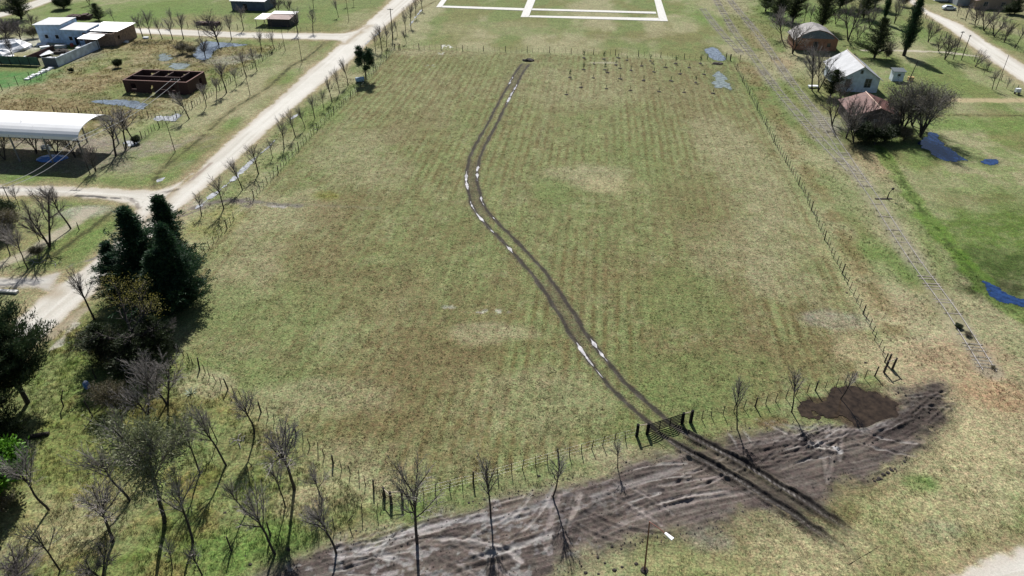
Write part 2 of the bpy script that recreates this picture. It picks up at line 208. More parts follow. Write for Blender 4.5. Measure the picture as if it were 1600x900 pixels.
def paint(x, y):
    """surface colour with painted glare and shade, wetness and coarse relief of the ground at world points"""
    n = len(x); b = x * cA - y * sA; a = x * sA + y * cA
    f1 = fbm(b * 1.5, a * .8, 18, 4, 1); f2 = fbm(b * 1.4, a * .9, 9, 4, 5); f3 = fbm(x, y, 3.0, 3, 9); f4 = fbm(x, y, 1.1, 3, 13)
    f5 = fbm(b * 1.2, a * .5, 30, 3, 21); st = fbm(b * 7, a * .35, 12, 3, 31)
    col = np.tile(np.array(C_OLIVE), (n, 1))
    jx = (f3 - .5); jy = (f2 - .5)
    # everywhere: mixture of green, dry and brown grass
    col = mix(col, C_GREEN, ss(.42, .62, f2) * .75)
    col = mix(col, C_TAN, ss(.45, .65, f1) * .75)
    col = mix(col, C_LUSH, ss(.55, .72, f5) * ss(.4, .6, f3) * .5)
    fin = poly_sd(x, y, FIELD, 4); F = ss(-.4, .8, fin)
    fc = np.tile(np.array((.146, .158, .072)), (n, 1))
    fc = mix(fc, C_TAN, ss(.46, .68, f1) * .38)
    fc = mix(fc, C_BROWN, ss(.48, .66, f5) * .5)
    fc = mix(fc, C_GREEN, ss(.50, .68, f2) * .45)
    bw = b + (f5 - .5) * 3
    s1 = .5 + .5 * np.sin(bw * 2 * math.pi / 3.1); s2 = .5 + .5 * np.sin(bw * 2 * math.pi / 6.9 + 1.3)
    sm = ss(.3, .6, st)
    fc = mix(fc, C_BROWN, s1 * sm * .42 * ss(.35, .6, f1 * .5 + f2 * .5))
    fc = mix(fc, (.165, .185, .082), s2 * (1 - sm) * .45)
    fc = mix(fc, C_TAN, ss(.5, .62, f4) * .3 * ss(.4, .6, f3))
    rw = .5 + .5 * np.sin(2 * math.pi * (b / 1.5 + (fbm(b, a, 30, 2, 51) - .5) * .5)); rmk = ss(.40, .58, fbm(b * .8, a * .5, 12, 3, 53)); dsh = ss(.28, .5, fbm(b * 3, a * 1.2, 2.0, 3, 55))
    fc = mix(fc, (.118, .092, .040), ss(.45, .95, rw) * dsh * (.22 + .45 * rmk)); fc = mix(fc, (.205, .215, .105), ss(.5, .95, 1 - rw) * (.16 + .22 * rmk))
    sk = fbm(b * 9, a * .8, 4.0, 3, 57); fc = mix(fc, (.115, .095, .042), ss(.52, .64, sk) * .5 * ss(.40, .56, f1 * .4 + f5 * .6)); fc = mix(fc, (.20, .215, .10), ss(.54, .66, fbm(b * 9 + 40, a * .7, 4.0, 3, 58)) * .35)
    fc = mix(fc, C_BROWN, ss(.52, .64, fbm(b * 2.2, a * .9, 2.4, 3, 47)) * .45)
    col = col * (1 - F[:, None]) + fc * F[:, None]
    # longer, greener grass just outside the fences
    edge = ss(-2.6, -.6, fin) * (1 - F); col = mix(col, C_GREEN, edge * .35)
    G1 = ss(-1, 2, poly_sd(x, y, GROVE, 6))
    col = mix(col, (.128, .155, .050), G1 * .6); col = mix(col, (.19, .155, .062), G1 * ss(.52, .68, f3 * .6 + f4 * .4) * .7); col = mix(col, (.07, .10, .018), G1 * ss(.55, .7, f4) * .55)
    L1 = ss(-1, 3, poly_sd(x, y, LOTS, 8))
    col = mix(col, (.17, .135, .065), L1 * ss(.35, .55, f3) * .7); col = mix(col, (.08, .075, .03), L1 * ss(.55, .66, f4) * .6); col = mix(col, (.3, .25, .17), L1 * ss(.58, .7, fbm(x, y, 1.6, 3, 77)) * .6)
    for (cx, cy), rx, ry, k, s in BLW:
        I = np.nonzero((np.abs(x - cx) < rx * 2) & (np.abs(y - cy) < ry * 2))[0]
        if len(I) == 0: continue
        q = np.hypot((x[I] - cx) / rx, (y[I] - cy) / ry) + (f2[I] - .5) * 1.1 + (f3[I] - .5) * .9
        m = (1 - ss(.55, 1.35, q)) * s
        m = m * (.65 + .35 * ss(.35, .6, f4[I]))
        if k in GLINT_SPECK: m = m * ss(.60, .68, fbm(x[I], y[I], .55, 2, 71)) * 1.4
        col[I] = mix(col[I], k, m)
    wet = np.zeros(n); grs = np.ones(n); hgt = (f4 - .35) * .10 + (f3 - .4) * .12; hgt = np.maximum(hgt, 0) * (1 + 2.0 * G1 + 2 * L1)
    hgt *= (1 - F * .85)
    # paths
    for pl, hw, k, s in PATHS:
        if s == 0: continue
        d, sd, l = seg_dist(x, y, pl, 5); m = (1 - ss(hw * .6, hw * 1.5, d + (f3 - .5) * 1.2)) * s
        col = mix(col, k, m); grs *= 1 - m * .7
    # ditches
    for i, (pl, hw) in enumerate(DITCH):
        d, sd, l = seg_dist(x, y, pl, 6)
        side = 1 - ss(hw * 1.5, hw * 3.2, d + (f3 - .5) * 2)
        m = (1 - ss(hw * .35, hw * 1.2, d + (f4 - .5) * hw * 3.0)) * ss(.30, .52, f3 * .5 + f4 * .5)
        if i == 4: col = mix(col, (.175, .135, .07), side * .55 * ss(.3, .55, f3)); col = mix(col, (.12, .10, .045), m * .55)
        elif i == 5: col = mix(col, (.08, .15, .02), side * .6); col = mix(col, (.04, .06, .015), m * .85)
        else: col = mix(col, (.14, .115, .055), side * .4); col = mix(col, C_DARK, m * .85)
    # railway bed
    for k, pl in RAILS.items():
        d, sd, l = seg_dist(x, y, pl, 5); m = 1 - ss(1.0, 2.1, d + (f3 - .5) * 1.6)
        s = .55 if k == 'long' else .45
        near = ss(.30, .62, fbm(l / 4, l * 0, 3, 3, 3) * .6 + f3 * .4)
        col = mix(col, (.25, .225, .18), m * s * (.15 + .85 * near)); grs *= 1 - .5 * m
    # gravel / sandy roads
    rm = np.zeros(n)
    for k, (L_, R_, pg) in RP.items():
        sd = poly_sd(x, y, pg, 5)
        tan = ss(-2.8, .2, sd + (f3 - .5) * 2.4); col = mix(col, (.27, .215, .14), tan * .75)
        hard = .35 if k in ('main', 'eastroad', 'corner') else .45
        m = ss(-hard, hard * 1.3, sd + (f4 - .5) * 1.0 + (f3 - .5) * .8)
        C = .5 * (L_[:, :] [::2] + R_[:: 2][:len(L_[::2])]) if len(L_) == len(R_) else .5 * (L_[::2] + R_[np.linspace(0, len(R_) - 1, len(L_[::2])).astype(int)])
        d, sg, l = seg_dist(x, y, C, 10)
        lat = fbm(sg * 2.2, l * .07, 1.6, 3, 61)
        rc = np.tile(np.array(C_ROAD), (n, 1)); rc = mix(rc, (.40, .37, .32), ss(.45, .68, lat) * .6); rc = mix(rc, (.60, .58, .54), ss(.5, .7, f2) * .4)
        rc = mix(rc, (.40, .35, .29), (1 - ss(.2, 1.6, sd)) * .55)
        if k == 'track': rc = rc * .8
        col = col * (1 - m[:, None]) + rc * m[:, None]; rm = np.maximum(rm, m)
    grs *= 1 - rm * .88; hgt *= 1 - ss(0, .3, rm)
    # churned mud
    sd = poly_sd(x, y, MUD, 5); md = ss(-1.0, 1.1, sd + (f3 - .5) * 2.6 + (f4 - .5) * 1.3)
    d, sg, l = seg_dist(x, y, MAX, 20)
    la = fbm(sg * 3.2, l * .22, 2.2, 4, 71); lb = fbm(sg * 1.3, l * .12, 2.6, 3, 73)
    mc = np.tile(np.array(C_MUD), (n, 1)); mc = mix(mc, (.060, .048, .046), ss(.50, .66, la) * .4); mc = mix(mc, (.155, .132, .12), ss(.50, .68, lb) * .4); mc = mix(mc, (.055, .044, .042), ss(.55, .7, f4) * .45)
    mc = mix(mc, (.045, .036, .035), ss(.0, 1., ss(18, 4, np.hypot(x - P(1440, 625)[0], y - P(1440, 625)[1]))) * .8)
    wlow = ss(28, 8, np.hypot(x - P(620, 870)[0], y - P(620, 870)[1]))
    le_ = fbm(sg * 10, l * .5, 2.0, 3, 87); pt_ = ss(.42, .6, f2); mc = mix(mc, (.045, .036, .034), ss(.54, .64, le_) * .65 * pt_); mc = mix(mc, (.06, .047, .042), ss(.5, .62, fbm(x, y, 1.5, 4, 90)) * .6 * (1 - pt_)); mc = mix(mc, (.13, .105, .09), ss(.52, .66, fbm(x, y, 3.5, 3, 92)) * .5); mc = mix(mc, (.15, .13, .12), ss(.56, .66, fbm(sg * 8 + 50, l * .45, 2.0, 3, 89)) * .45)
    wet_glare = ss(.57, .64, fbm(sg * 1.5, l, 1.3, 4, 79) * .6 + fbm(x, y, .5, 2, 78) * .4); mc = mix(mc, (.36, .35, .36), wet_glare * wlow * .36)  # whitish patches put wet glare into the mud colour
    col = col * (1 - md[:, None]) + mc * md[:, None]; grs *= 1 - md * .55
    wet = np.maximum(wet, md * (.05 + .4 * ss(.60, .70, lb)))
    le = fbm(sg * 10, l * .5, 2.0, 3, 87); f6 = fbm(x, y, .45, 3, 88)
    hgt = hgt * (1 - md) + md * (ss(.45, .75, la) * .07 + np.clip(f4 - .4, 0, 1) * .22 + ss(.5, .6, le) * .05 + (f6 - .3) * .10)
    tan = ss(-2.5, 0, sd + (f3 - .5) * 3) * (1 - md); col = mix(col, (.15, .125, .085), tan * .45)
    for ri, (pl, hw, k, s) in enumerate(RUT_SHADEW):
        d, sg, l = seg_dist(x, y, pl, 4)
        if d.min() > 4: continue
        if ri >= len(RUT_SHADEW) - NRND: s = s * md
        br = fbm(l * .9, sg * 2, 1.2, 3, 83)
        m = (1 - ss(hw * .5, hw * 1.35, d + (f4 - .5) * hw * 1.4)) * s * ss(.28, .5, br)
        col = mix(col, k, m); grs *= 1 - m * .6
        hgt = np.where((d < hw * 3) & (md > .2), hgt + (ss(hw * .6, hw * 1.3, d) - ss(hw * 1.6, hw * 3, d)) * .07, hgt)
    qd = np.hypot(x - P(1440, 634)[0], (y - P(1440, 634)[1])); dk = (1 - ss(3.5, 6.5, qd + (f3 - .5) * 3)) * md; col = mix(col, (.040, .032, .029), dk * .75); hgt = hgt + dk * np.clip(f6 - .35, 0, 1) * .35
    # wheel tracks over the field
    d, sg, l = seg_dist(x, y, TRK, 6)
    I = np.nonzero(d < 5)[0]
    if len(I):
        ll = l[I]; LT = TL; late = ss(GATE_L - 1, GATE_L + 4, ll)
        j = (fbm(ll, ll * 0, 2.0, 2, 91) - .5) * .25
        r = np.abs(np.abs(sg[I] + j) - (.95 + .12 * late)); wdt = .17 + .17 * late + (f4[I] - .5) * .34
        head = ss(0, 3, ll); tail = 1 - ss(LT - 6, LT - .5, ll)
        m = (1 - ss(wdt, wdt + .22, r)) * head * tail
        halo = (1 - ss(.35, .8, r)) * (.45 + .2 * late)
        mid = (1 - ss(.7, 1.2, d[I])) * (ss(.40, .62, fbm(ll, ll * 0, 14, 2, 95)) * .6 + late * .5 + .55 * (1 - ss(6, 20, ll)) + .6 * (1 - ss(0, 7, np.abs(ll - BEND_L))))
        c = mix(col[I], (.088, .076, .052), np.clip(halo + mid, 0, .8) * tail * head)
        tr = np.tile(np.array((.036, .031, .028)), (len(I), 1)); tr = mix(tr, (.095, .082, .077), ss(.55, .70, fbm(ll * 1.2, sg[I] * 4, 1.6, 3, 97)) * (.35 + .25 * late)); tr = mix(tr, (.028, .024, .022), late * ss(.42, .55, fbm(ll * .8, sg[I] * 5, 1.2, 3, 93)) * .8)
        inn = (1 - ss(.03, .13, np.abs(r - .02))) * late * ss(.40, .55, fbm(ll * 5, sg[I] * 6, 1.0, 2, 99)); tr = mix(tr, (.24, .22, .21), inn * .7)
        c = c * (1 - m[:, None] * .92) + tr * m[:, None] * .92
        col[I] = c; wet[I] = wet[I] * (1 - m) + m * (.05 + .2 * late); grs[I] *= 1 - m * .5
        trd = .5 + .5 * np.sin(2 * math.pi * (ll / .5 + np.abs(sg[I]) * 1.2)); col[I] = mix(col[I], (.022, .018, .017), m * late * ss(.45, .8, trd) * .65); col[I] = mix(col[I], (.30, .28, .27), m * late * ss(.75, .98, 1 - trd) * .35 * (1 - ss(.0, .25, r)))
        hgt[I] += m * late * trd * .05; dk = late * tail * (1 - ss(.25, .8, np.abs(r - .45))) * ss(.40, .55, fbm(ll, sg[I] * 2, 1.6, 3, 94)); col[I] = mix(col[I], (.030, .025, .023), dk * .75)  # dark bands past the gate put the shadows of the ruts into the colour
        berm = (ss(wdt - .1, wdt + .08, r) - ss(wdt + .1, wdt + .45, r))
        hgt[I] = hgt[I] * (1 - .8 * np.clip(m, 0, 1)) + berm * (.03 + .22 * late * tail) * (.6 + .8 * f4[I])
    # standing water stains round the puddles
    for pg, c in PUDW:
        sd = poly_sd(x, y, pg, 4); br_ = c[0] < .055; m = ss(-1.0 if br_ else -2.0, .15, sd + (f3 - .5) * 1.8 + (f4 - .5) * 1.2); col = mix(col, c, m * (.9 if br_ else .6)); hgt *= 1 - ss(-1.0, -.1, sd)
    return np.clip(col, .004, .9), np.clip(wet, 0, 1), np.clip(grs, 0, 1), np.maximum(hgt, 0)
def along(pl, u, v):
    q = P(u, v); d, s, l = seg_dist(np.array([q[0]]), np.array([q[1]]), pl, 50); return float(l[0])
TL = float(np.hypot(*np.diff(TRK, axis=0).T).sum()); GATE_L = along(TRK, 1040, 668); BEND_L = along(TRK, 738, 285)
PUDDLES = [  # outline, what it is, colour of the water
 ([(1103, 82), (1105, 76), (1113, 74), (1121, 78), (1130, 88), (1131, 94), (1122, 95), (1110, 90)], 'sky', 'Puddle at the field corner beside the railway fence, the upper of two'),
 ([(1118, 118), (1122, 112), (1130, 116), (1138, 128), (1143, 142), (1133, 136), (1122, 137), (1114, 130)], 'shallow', 'Shallow green rimmed puddle at the field corner, the lower of two'),
 ([(1447, 216), (1450, 208), (1462, 209), (1470, 222), (1485, 233), (1500, 243), (1511, 250), (1495, 252), (1478, 251), (1462, 244), (1452, 236), (1440, 230), (1434, 223)], 'deep', 'deep blue puddle in the meadow beside the dark bare trees'),
 ([(1534, 253), (1541, 250), (1556, 250), (1561, 254), (1550, 257), (1537, 257)], 'deep', 'small blue puddle alone in the east meadow'),
 ([(1532, 440), (1545, 443), (1562, 455), (1590, 466), (1606, 470), (1606, 480), (1585, 476), (1560, 468), (1545, 458)], 'deep', 'dark narrow water lying along the east ditch at the picture edge'),
 ([(140, 160), (152, 156), (175, 156), (200, 157), (222, 161), (230, 166), (222, 171), (205, 168), (190, 164), (165, 163)], 'sky', 'shallow puddle between the roofless brick shell and the white arch'),
 ([(305, 78), (318, 66), (345, 66), (365, 68), (385, 70), (372, 72), (350, 74), (334, 80), (328, 92), (312, 93), (303, 88)], 'sky', 'long puddle under the dark leafless tree beside the far lane'),
 ([(262, 101), (275, 99), (294, 99), (290, 106), (272, 108)], 'shallow', 'small puddle behind the roofless brick shell'),
 ([(247, 86), (258, 84), (268, 90), (262, 95), (250, 94)], 'shallow', 'small pale puddle left of the lane puddle'),
 ([(262, 180), (278, 177), (284, 179), (270, 188), (248, 188), (244, 184)], 'pale', 'pale wet patch at the lot corner beside the verge'),
 ([(195, 223), (212, 217), (222, 215), (214, 223), (203, 228)], 'pale', 'pale wet patch beneath the bare trees beside the white arch'),
]
STRIPW = [  # roadside ditch full of water and the wet runs in the wheel tracks: side of track, from, to
 ('L', (729, 268), (731, 297)), ('R', (744, 258), (743, 284)), ('L', (737, 315), (757, 348)), ('R', (749, 306), (757, 324)), ('R', (768, 340), (772, 345)), ('L', (790, 384), (800, 396)), ('R', (749, 228), (756, 233)),
 ('R', (803, 132), (790, 165)), ('L', (795, 120), (792, 132)), ('R', (920, 530), (950, 565)), ('L', (900, 536), (932, 572)), ('L', (935, 575), (945, 590)), ('L', (762, 352), (772, 364)),
]
PUDW = [(smooth(pw(l + [l[0]]), 4)[:-1], (.080, .095, .045) if k in ('sky', 'shallow', 'pale') else (.056, .075, .025)) for l, k, t in PUDDLES]
PUDW.append((smooth(pw(BROWNPUD + [BROWNPUD[0]]), 4)[:-1], (.048, .031, .022)))
# ------------------------------------------------------------------ materials
def mat(name, base=(.5, .5, .5), rough=.8, metal=0, var=0.0, vscale=4, bump=0, attr=False, spec=.5):
    m = bpy.data.materials.new(name); m.use_nodes = True; t = m.node_tree; p = t.nodes['Principled BSDF']
    p.inputs['Roughness'].default_value = rough; p.inputs['Metallic'].default_value = metal; p.inputs['Specular IOR Level'].default_value = spec
    p.inputs['Base Color'].default_value = (*base, 1)
    src = None
    if attr:
        an = t.nodes.new('ShaderNodeAttribute'); an.attribute_name = 'Col'; src = an.outputs['Color']
    if var:
        tc = t.nodes.new('ShaderNodeTexCoord'); nz = t.nodes.new('ShaderNodeTexNoise'); nz.inputs['Scale'].default_value = vscale; nz.inputs['Detail'].default_value = 5
        t.links.new(tc.outputs['Object'], nz.inputs['Vector'])
        mr = t.nodes.new('ShaderNodeMapRange'); mr.inputs['From Min'].default_value = .3; mr.inputs['From Max'].default_value = .7; mr.inputs['To Min'].default_value = 1 - var; mr.inputs['To Max'].default_value = 1 + var
        t.links.new(nz.outputs['Fac'], mr.inputs['Value'])
        mx = t.nodes.new('ShaderNodeVectorMath'); mx.operation = 'SCALE'
        if src: t.links.new(src, mx.inputs[0])
        else: mx.inputs[0].default_value = base
        t.links.new(mr.outputs[0], mx.inputs['Scale']); src = mx.outputs[0]
        if bump:
            bp = t.nodes.new('ShaderNodeBump'); bp.inputs['Strength'].default_value = bump; bp.inputs['Distance'].default_value = .05
            t.links.new(nz.outputs['Fac'], bp.inputs['Height']); t.links.new(bp.outputs[0], p.inputs['Normal'])
    if src: t.links.new(src, p.inputs['Base Color'])
    return m
def N(t, ty, **kw):
    n = t.nodes.new(ty)
    for k, v in kw.items():
        if k in n.inputs: n.inputs[k].default_value = v
        else: setattr(n, k, v)
    return n
def ground_mat():
    m = bpy.data.materials.new('ground'); m.use_nodes = True; t = m.node_tree; p = t.nodes['Principled BSDF']; L = t.links.new
    col = N(t, 'ShaderNodeAttribute', attribute_name='Col'); dat = N(t, 'ShaderNodeAttribute', attribute_name='Dat')
    sp = N(t, 'ShaderNodeSeparateColor'); L(dat.outputs['Color'], sp.inputs[0])     # r wet, g grassy
    geo = N(t, 'ShaderNodeNewGeometry')
    mp = N(t, 'ShaderNodeMapping'); mp.inputs['Rotation'].default_value = (0, 0, AZ); L(geo.outputs['Position'], mp.inputs['Vector'])
    def noise(scale, detail, rough=.6, stretch=None):
        v = mp.outputs[0]
        if stretch:
            m2 = N(t, 'ShaderNodeMapping'); m2.inputs['Scale'].default_value = stretch; L(v, m2.inputs['Vector']); v = m2.outputs[0]
        n = N(t, 'ShaderNodeTexNoise', Scale=scale, Detail=detail, Roughness=rough); L(v, n.inputs['Vector']); return n.outputs['Fac']
    def rng(v, a, b, c, d):
        r = N(t, 'ShaderNodeMapRange'); r.inputs[1].default_value = a; r.inputs[2].default_value = b; r.inputs[3].default_value = c; r.inputs[4].default_value = d; L(v, r.inputs[0]); return r.outputs[0]
    def mul(a, b):
        n = N(t, 'ShaderNodeMath', operation='MULTIPLY'); L(a, n.inputs[0]); L(b, n.inputs[1]); return n.outputs[0]
    nf = noise(4.6, 4, .7); nm = noise(1.3, 4, .65); nt_ = noise(9, 3, .7, (1, .45, 1)); nl = noise(.35, 3)
    v = mul(mul(rng(nf, .32, .68, .44, 1.58), rng(nm, .32, .68, .72, 1.28)), mul(rng(nt_, .3, .7, .72, 1.28), rng(nl, .3, .7, .86, 1.14)))
    one = N(t, 'ShaderNodeMix', data_type='FLOAT'); L(sp.outputs[1], one.inputs[0]); L(v, one.inputs[3])
    sv = rng(nf, .3, .7, .95, 1.05); L(sv, one.inputs[2])
    sc = N(t, 'ShaderNodeVectorMath', operation='SCALE'); L(col.outputs['Color'], sc.inputs[0]); L(one.outputs[0], sc.inputs['Scale'])
    # dry straw and green blades mixed in at small scale
    mx = N(t, 'ShaderNodeMix', data_type='RGBA', blend_type='MULTIPLY'); mx.inputs[0].default_value = 1
    cr = N(t, 'ShaderNodeMix', data_type='RGBA'); cr.inputs[6].default_value = (.88, 1.05, .90, 1); cr.inputs[7].default_value = (1.11, .975, .98, 1)
    n5 = noise(1.9, 5, .7); f = rng(n5, .36, .64, 0, 1); L(f, cr.inputs[0])
    wh = N(t, 'ShaderNodeMix', data_type='RGBA'); wh.inputs[6].default_value = (1, 1, 1, 1); L(sp.outputs[1], wh.inputs[0]); L(cr.outputs[2], wh.inputs[7])
    L(sc.outputs[0], mx.inputs[6]); L(wh.outputs[2], mx.inputs[7]); L(mx.outputs[2], p.inputs['Base Color'])
    wn = noise(2.2, 4, .6); wthr = rng(wn, .42, .58, .15, 1.0); wf = mul(sp.outputs[0], wthr)
    rr = rng(wf, 0, .8, .95, .42); L(rr, p.inputs['Roughness'])
    ws = rng(wf, 0, .8, .10, .38); L(ws, p.inputs['Specular IOR Level'])
    bp = N(t, 'ShaderNodeBump', Strength=1.0, Distance=.10)
    bs = mul(rng(nf, 0, 1, 0, 1), rng(sp.outputs[1], 0, 1, .15, 1.0)); L(bs, bp.inputs['Height']); L(bp.outputs[0], p.inputs['Normal'])
    return m
GROUND = ground_mat()
def water_mat(name, base, rough=.06, spec=.5, rip=.15):
    m = bpy.data.materials.new(name); m.use_nodes = True; t = m.node_tree; p = t.nodes['Principled BSDF']; L = t.links.new
    p.inputs['Roughness'].default_value = rough; p.inputs['IOR'].default_value = 1.4; p.inputs['Specular IOR Level'].default_value = spec
    geo = N(t, 'ShaderNodeNewGeometry'); n = N(t, 'ShaderNodeTexNoise', Scale=1.3, Detail=5, Roughness=.6); L(geo.outputs['Position'], n.inputs['Vector'])
    r = N(t, 'ShaderNodeMapRange'); r.inputs[1].default_value = .35; r.inputs[2].default_value = .65; r.inputs[3].default_value = .55; r.inputs[4].default_value = 1.45; L(n.outputs['Fac'], r.inputs[0])
    s = N(t, 'ShaderNodeVectorMath', operation='SCALE'); s.inputs[0].default_value = base; L(r.outputs[0], s.inputs['Scale']); L(s.outputs[0], p.inputs['Base Color'])
    n2 = N(t, 'ShaderNodeTexNoise', Scale=5, Detail=3); L(geo.outputs['Position'], n2.inputs['Vector'])
    b = N(t, 'ShaderNodeBump', Strength=rip, Distance=.03); L(n2.outputs['Fac'], b.inputs['Height']); L(b.outputs[0], p.inputs['Normal'])
    return m
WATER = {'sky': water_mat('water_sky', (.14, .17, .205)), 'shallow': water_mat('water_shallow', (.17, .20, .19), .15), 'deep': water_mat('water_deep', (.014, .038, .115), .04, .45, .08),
         'pale': water_mat('water_pale', (.34, .35, .36), .2), 'rut': water_mat('water_rut_glare', (.40, .39, .40), .16, .8, .3), 'mudwater': water_mat('water_brown', (.034, .024, .016), .10, .40, .35)}  # rut and sky bases put the reflected sky into the water colour
def leaf_mat(name, tr=.25):
    m = bpy.data.materials.new(name); m.use_nodes = True; t = m.node_tree; p = t.nodes['Principled BSDF']; L = t.links.new
    at = N(t, 'ShaderNodeAttribute', attribute_name='Col'); L(at.outputs['Color'], p.inputs['Base Color']); p.inputs['Roughness'].default_value = .6; p.inputs['Specular IOR Level'].default_value = .25
    tl = N(t, 'ShaderNodeBsdfTranslucent'); L(at.outputs['Color'], tl.inputs['Color']); ms = N(t, 'ShaderNodeMixShader'); ms.inputs[0].default_value = tr
    L(p.outputs[0], ms.inputs[1]); L(tl.outputs[0], ms.inputs[2]); L(ms.outputs[0], t.nodes['Material Output'].inputs['Surface']); return m
LEAF = leaf_mat('leaf')
BARK = mat('bark', (.034, .028, .025), .9, var=.4, vscale=3); TWIG = mat('twig', (.29, .262, .25), .85, var=.3, vscale=2); TWIGD = mat('twig_dark', (.15, .13, .125), .9, var=.3, vscale=2)
TWIGL = mat('twig_pale', (.28, .26, .25), .85, var=.25, vscale=2)
WOOD = mat('old_wood', (.036, .028, .024), .9, var=.4, vscale=6); WOODP = mat('pale_wood', (.42, .35, .27), .8, var=.25, vscale=5); BLACKP = mat('black_paint', (.012, .012, .013), .9, spec=.1); WIRE = mat('wire', (.25, .25, .25), .5, .6)
BRICK = mat('brick', (.052, .024, .021), .9, var=.35, vscale=5, bump=.3); BRICKP = mat('brick_edge', (.16, .085, .07), .9, var=.3, vscale=6); CONC = mat('concrete', (.52, .51, .48), .85, var=.15, vscale=1.5)
WPAINT = mat('white_paint', (.68, .72, .76), .7, var=.14, vscale=1.2); BLUEW = mat('blue_wash', (.38, .52, .70), .8, var=.28, vscale=.9); ZINC = mat('zinc_sheet', (.42, .43, .45), .65, .0, var=.14, vscale=.7)
WROOF = mat('white_roof', (.80, .80, .80), .5, var=.05, vscale=.5); RUST = mat('red_roof', (.15, .062, .050), .7, var=.4, vscale=1.1); GREYR = mat('grey_roof', (.30, .28, .27), .75, var=.35, vscale=.8)
BROWNR = mat('brown_roof', (.23, .15, .13), .7, var=.3, vscale=1); DARK = mat('dark_void', (.012, .012, .014), .9); GLASS = mat('window_glass', (.03, .04, .05), .1); STEEL = mat('rail_steel', (.30, .28, .27), .45, .6, var=.3, vscale=3)
SLEEP = mat('sleeper_wood', (.21, .19, .15), .95, var=.4, vscale=2); RPOLE = mat('rusty_pole', (.18, .075, .055), .7, .2); LAMPW = mat('lamp_white', (.85, .86, .88), .35); BLUEP = mat('blue_plastic', (.06, .20, .55), .4, var=.1)
PBLUE = mat('pale_blue', (.35, .50, .62), .5, var=.25, vscale=3); CARP = mat('car_paint', (.62, .70, .80), .25, .2, spec=.7); TYRE = mat('tyre_rubber', (.02, .02, .02), .8); GREENM = mat('green_mesh', (.07, .14, .10), .9, var=.3, vscale=1)
SOIL = mat('dark_soil', (.035, .028, .024), .95, var=.4, vscale=4, bump=.5); YEL = mat('ochre_box', (.60, .42, .16), .7, var=.2); CABLE = mat('cable', (.42, .42, .43), .5, .2); RED = mat('red_drum', (.40, .08, .06), .6, var=.2)
TARP = mat('white_tarp', (.66, .67, .69), .7, var=.22, vscale=2, bump=.3)

# ------------------------------------------------------------------ mesh builders
def mesh_obj(name, V, Fc, material, parent=None, attrs=None, smooth_=False):
    me = bpy.data.meshes.new(name); V = np.asarray(V, np.float32)
    if isinstance(Fc, np.ndarray):
        k = Fc.shape[1]; nf = len(Fc); me.vertices.add(len(V)); me.vertices.foreach_set('co', V.ravel()); me.loops.add(nf * k)
        me.loops.foreach_set('vertex_index', Fc.astype(np.int32).ravel()); me.polygons.add(nf)
        me.polygons.foreach_set('loop_start', np.arange(0, nf * k, k, dtype=np.int32)); me.update(calc_edges=True)
    else: me.from_pydata([tuple(v) for v in V.tolist()], [], Fc); me.update()
    if attrs:
        for an, arr in attrs.items():
            at = me.attributes.new(an, 'FLOAT_COLOR', 'POINT'); c = np.ones((len(V), 4), np.float32); c[:, :3] = arr; at.data.foreach_set('color', c.ravel())
    if smooth_: me.polygons.foreach_set('use_smooth', np.ones(len(me.polygons), bool))
    me.materials.append(material); me.validate()
    o = bpy.data.objects.new(name, me); COL.objects.link(o)
    if parent: o.parent = parent
    return o
def tag(o, label, cat, group=None, kind=None):
    o['label'] = label; o['category'] = cat
    if group: o['group'] = group
    if kind: o['kind'] = kind
    return o
def thing(name, label, cat, loc, rz=0, group=None):
    o = bpy.data.objects.new(name, None); COL.objects.link(o); o.location = loc if len(loc) == 3 else (*loc, 0); o.rotation_euler = (0, 0, rz); o.empty_display_size = .3
    return tag(o, label, cat, group)
def copy_tree(src, loc=None, rz=None, sc=None):
    r = src.copy(); COL.objects.link(r); r.parent = None
    if loc is not None: r.location = loc if len(loc) == 3 else (*loc, 0)
    if rz is not None: r.rotation_euler = (0, 0, rz)
    if sc is not None: r.scale = sc
    for ch in list(src.children):
        c = ch.copy(); COL.objects.link(c); c.parent = r
        for g in ch.children:
            d = g.copy(); COL.objects.link(d); d.parent = c
    return r
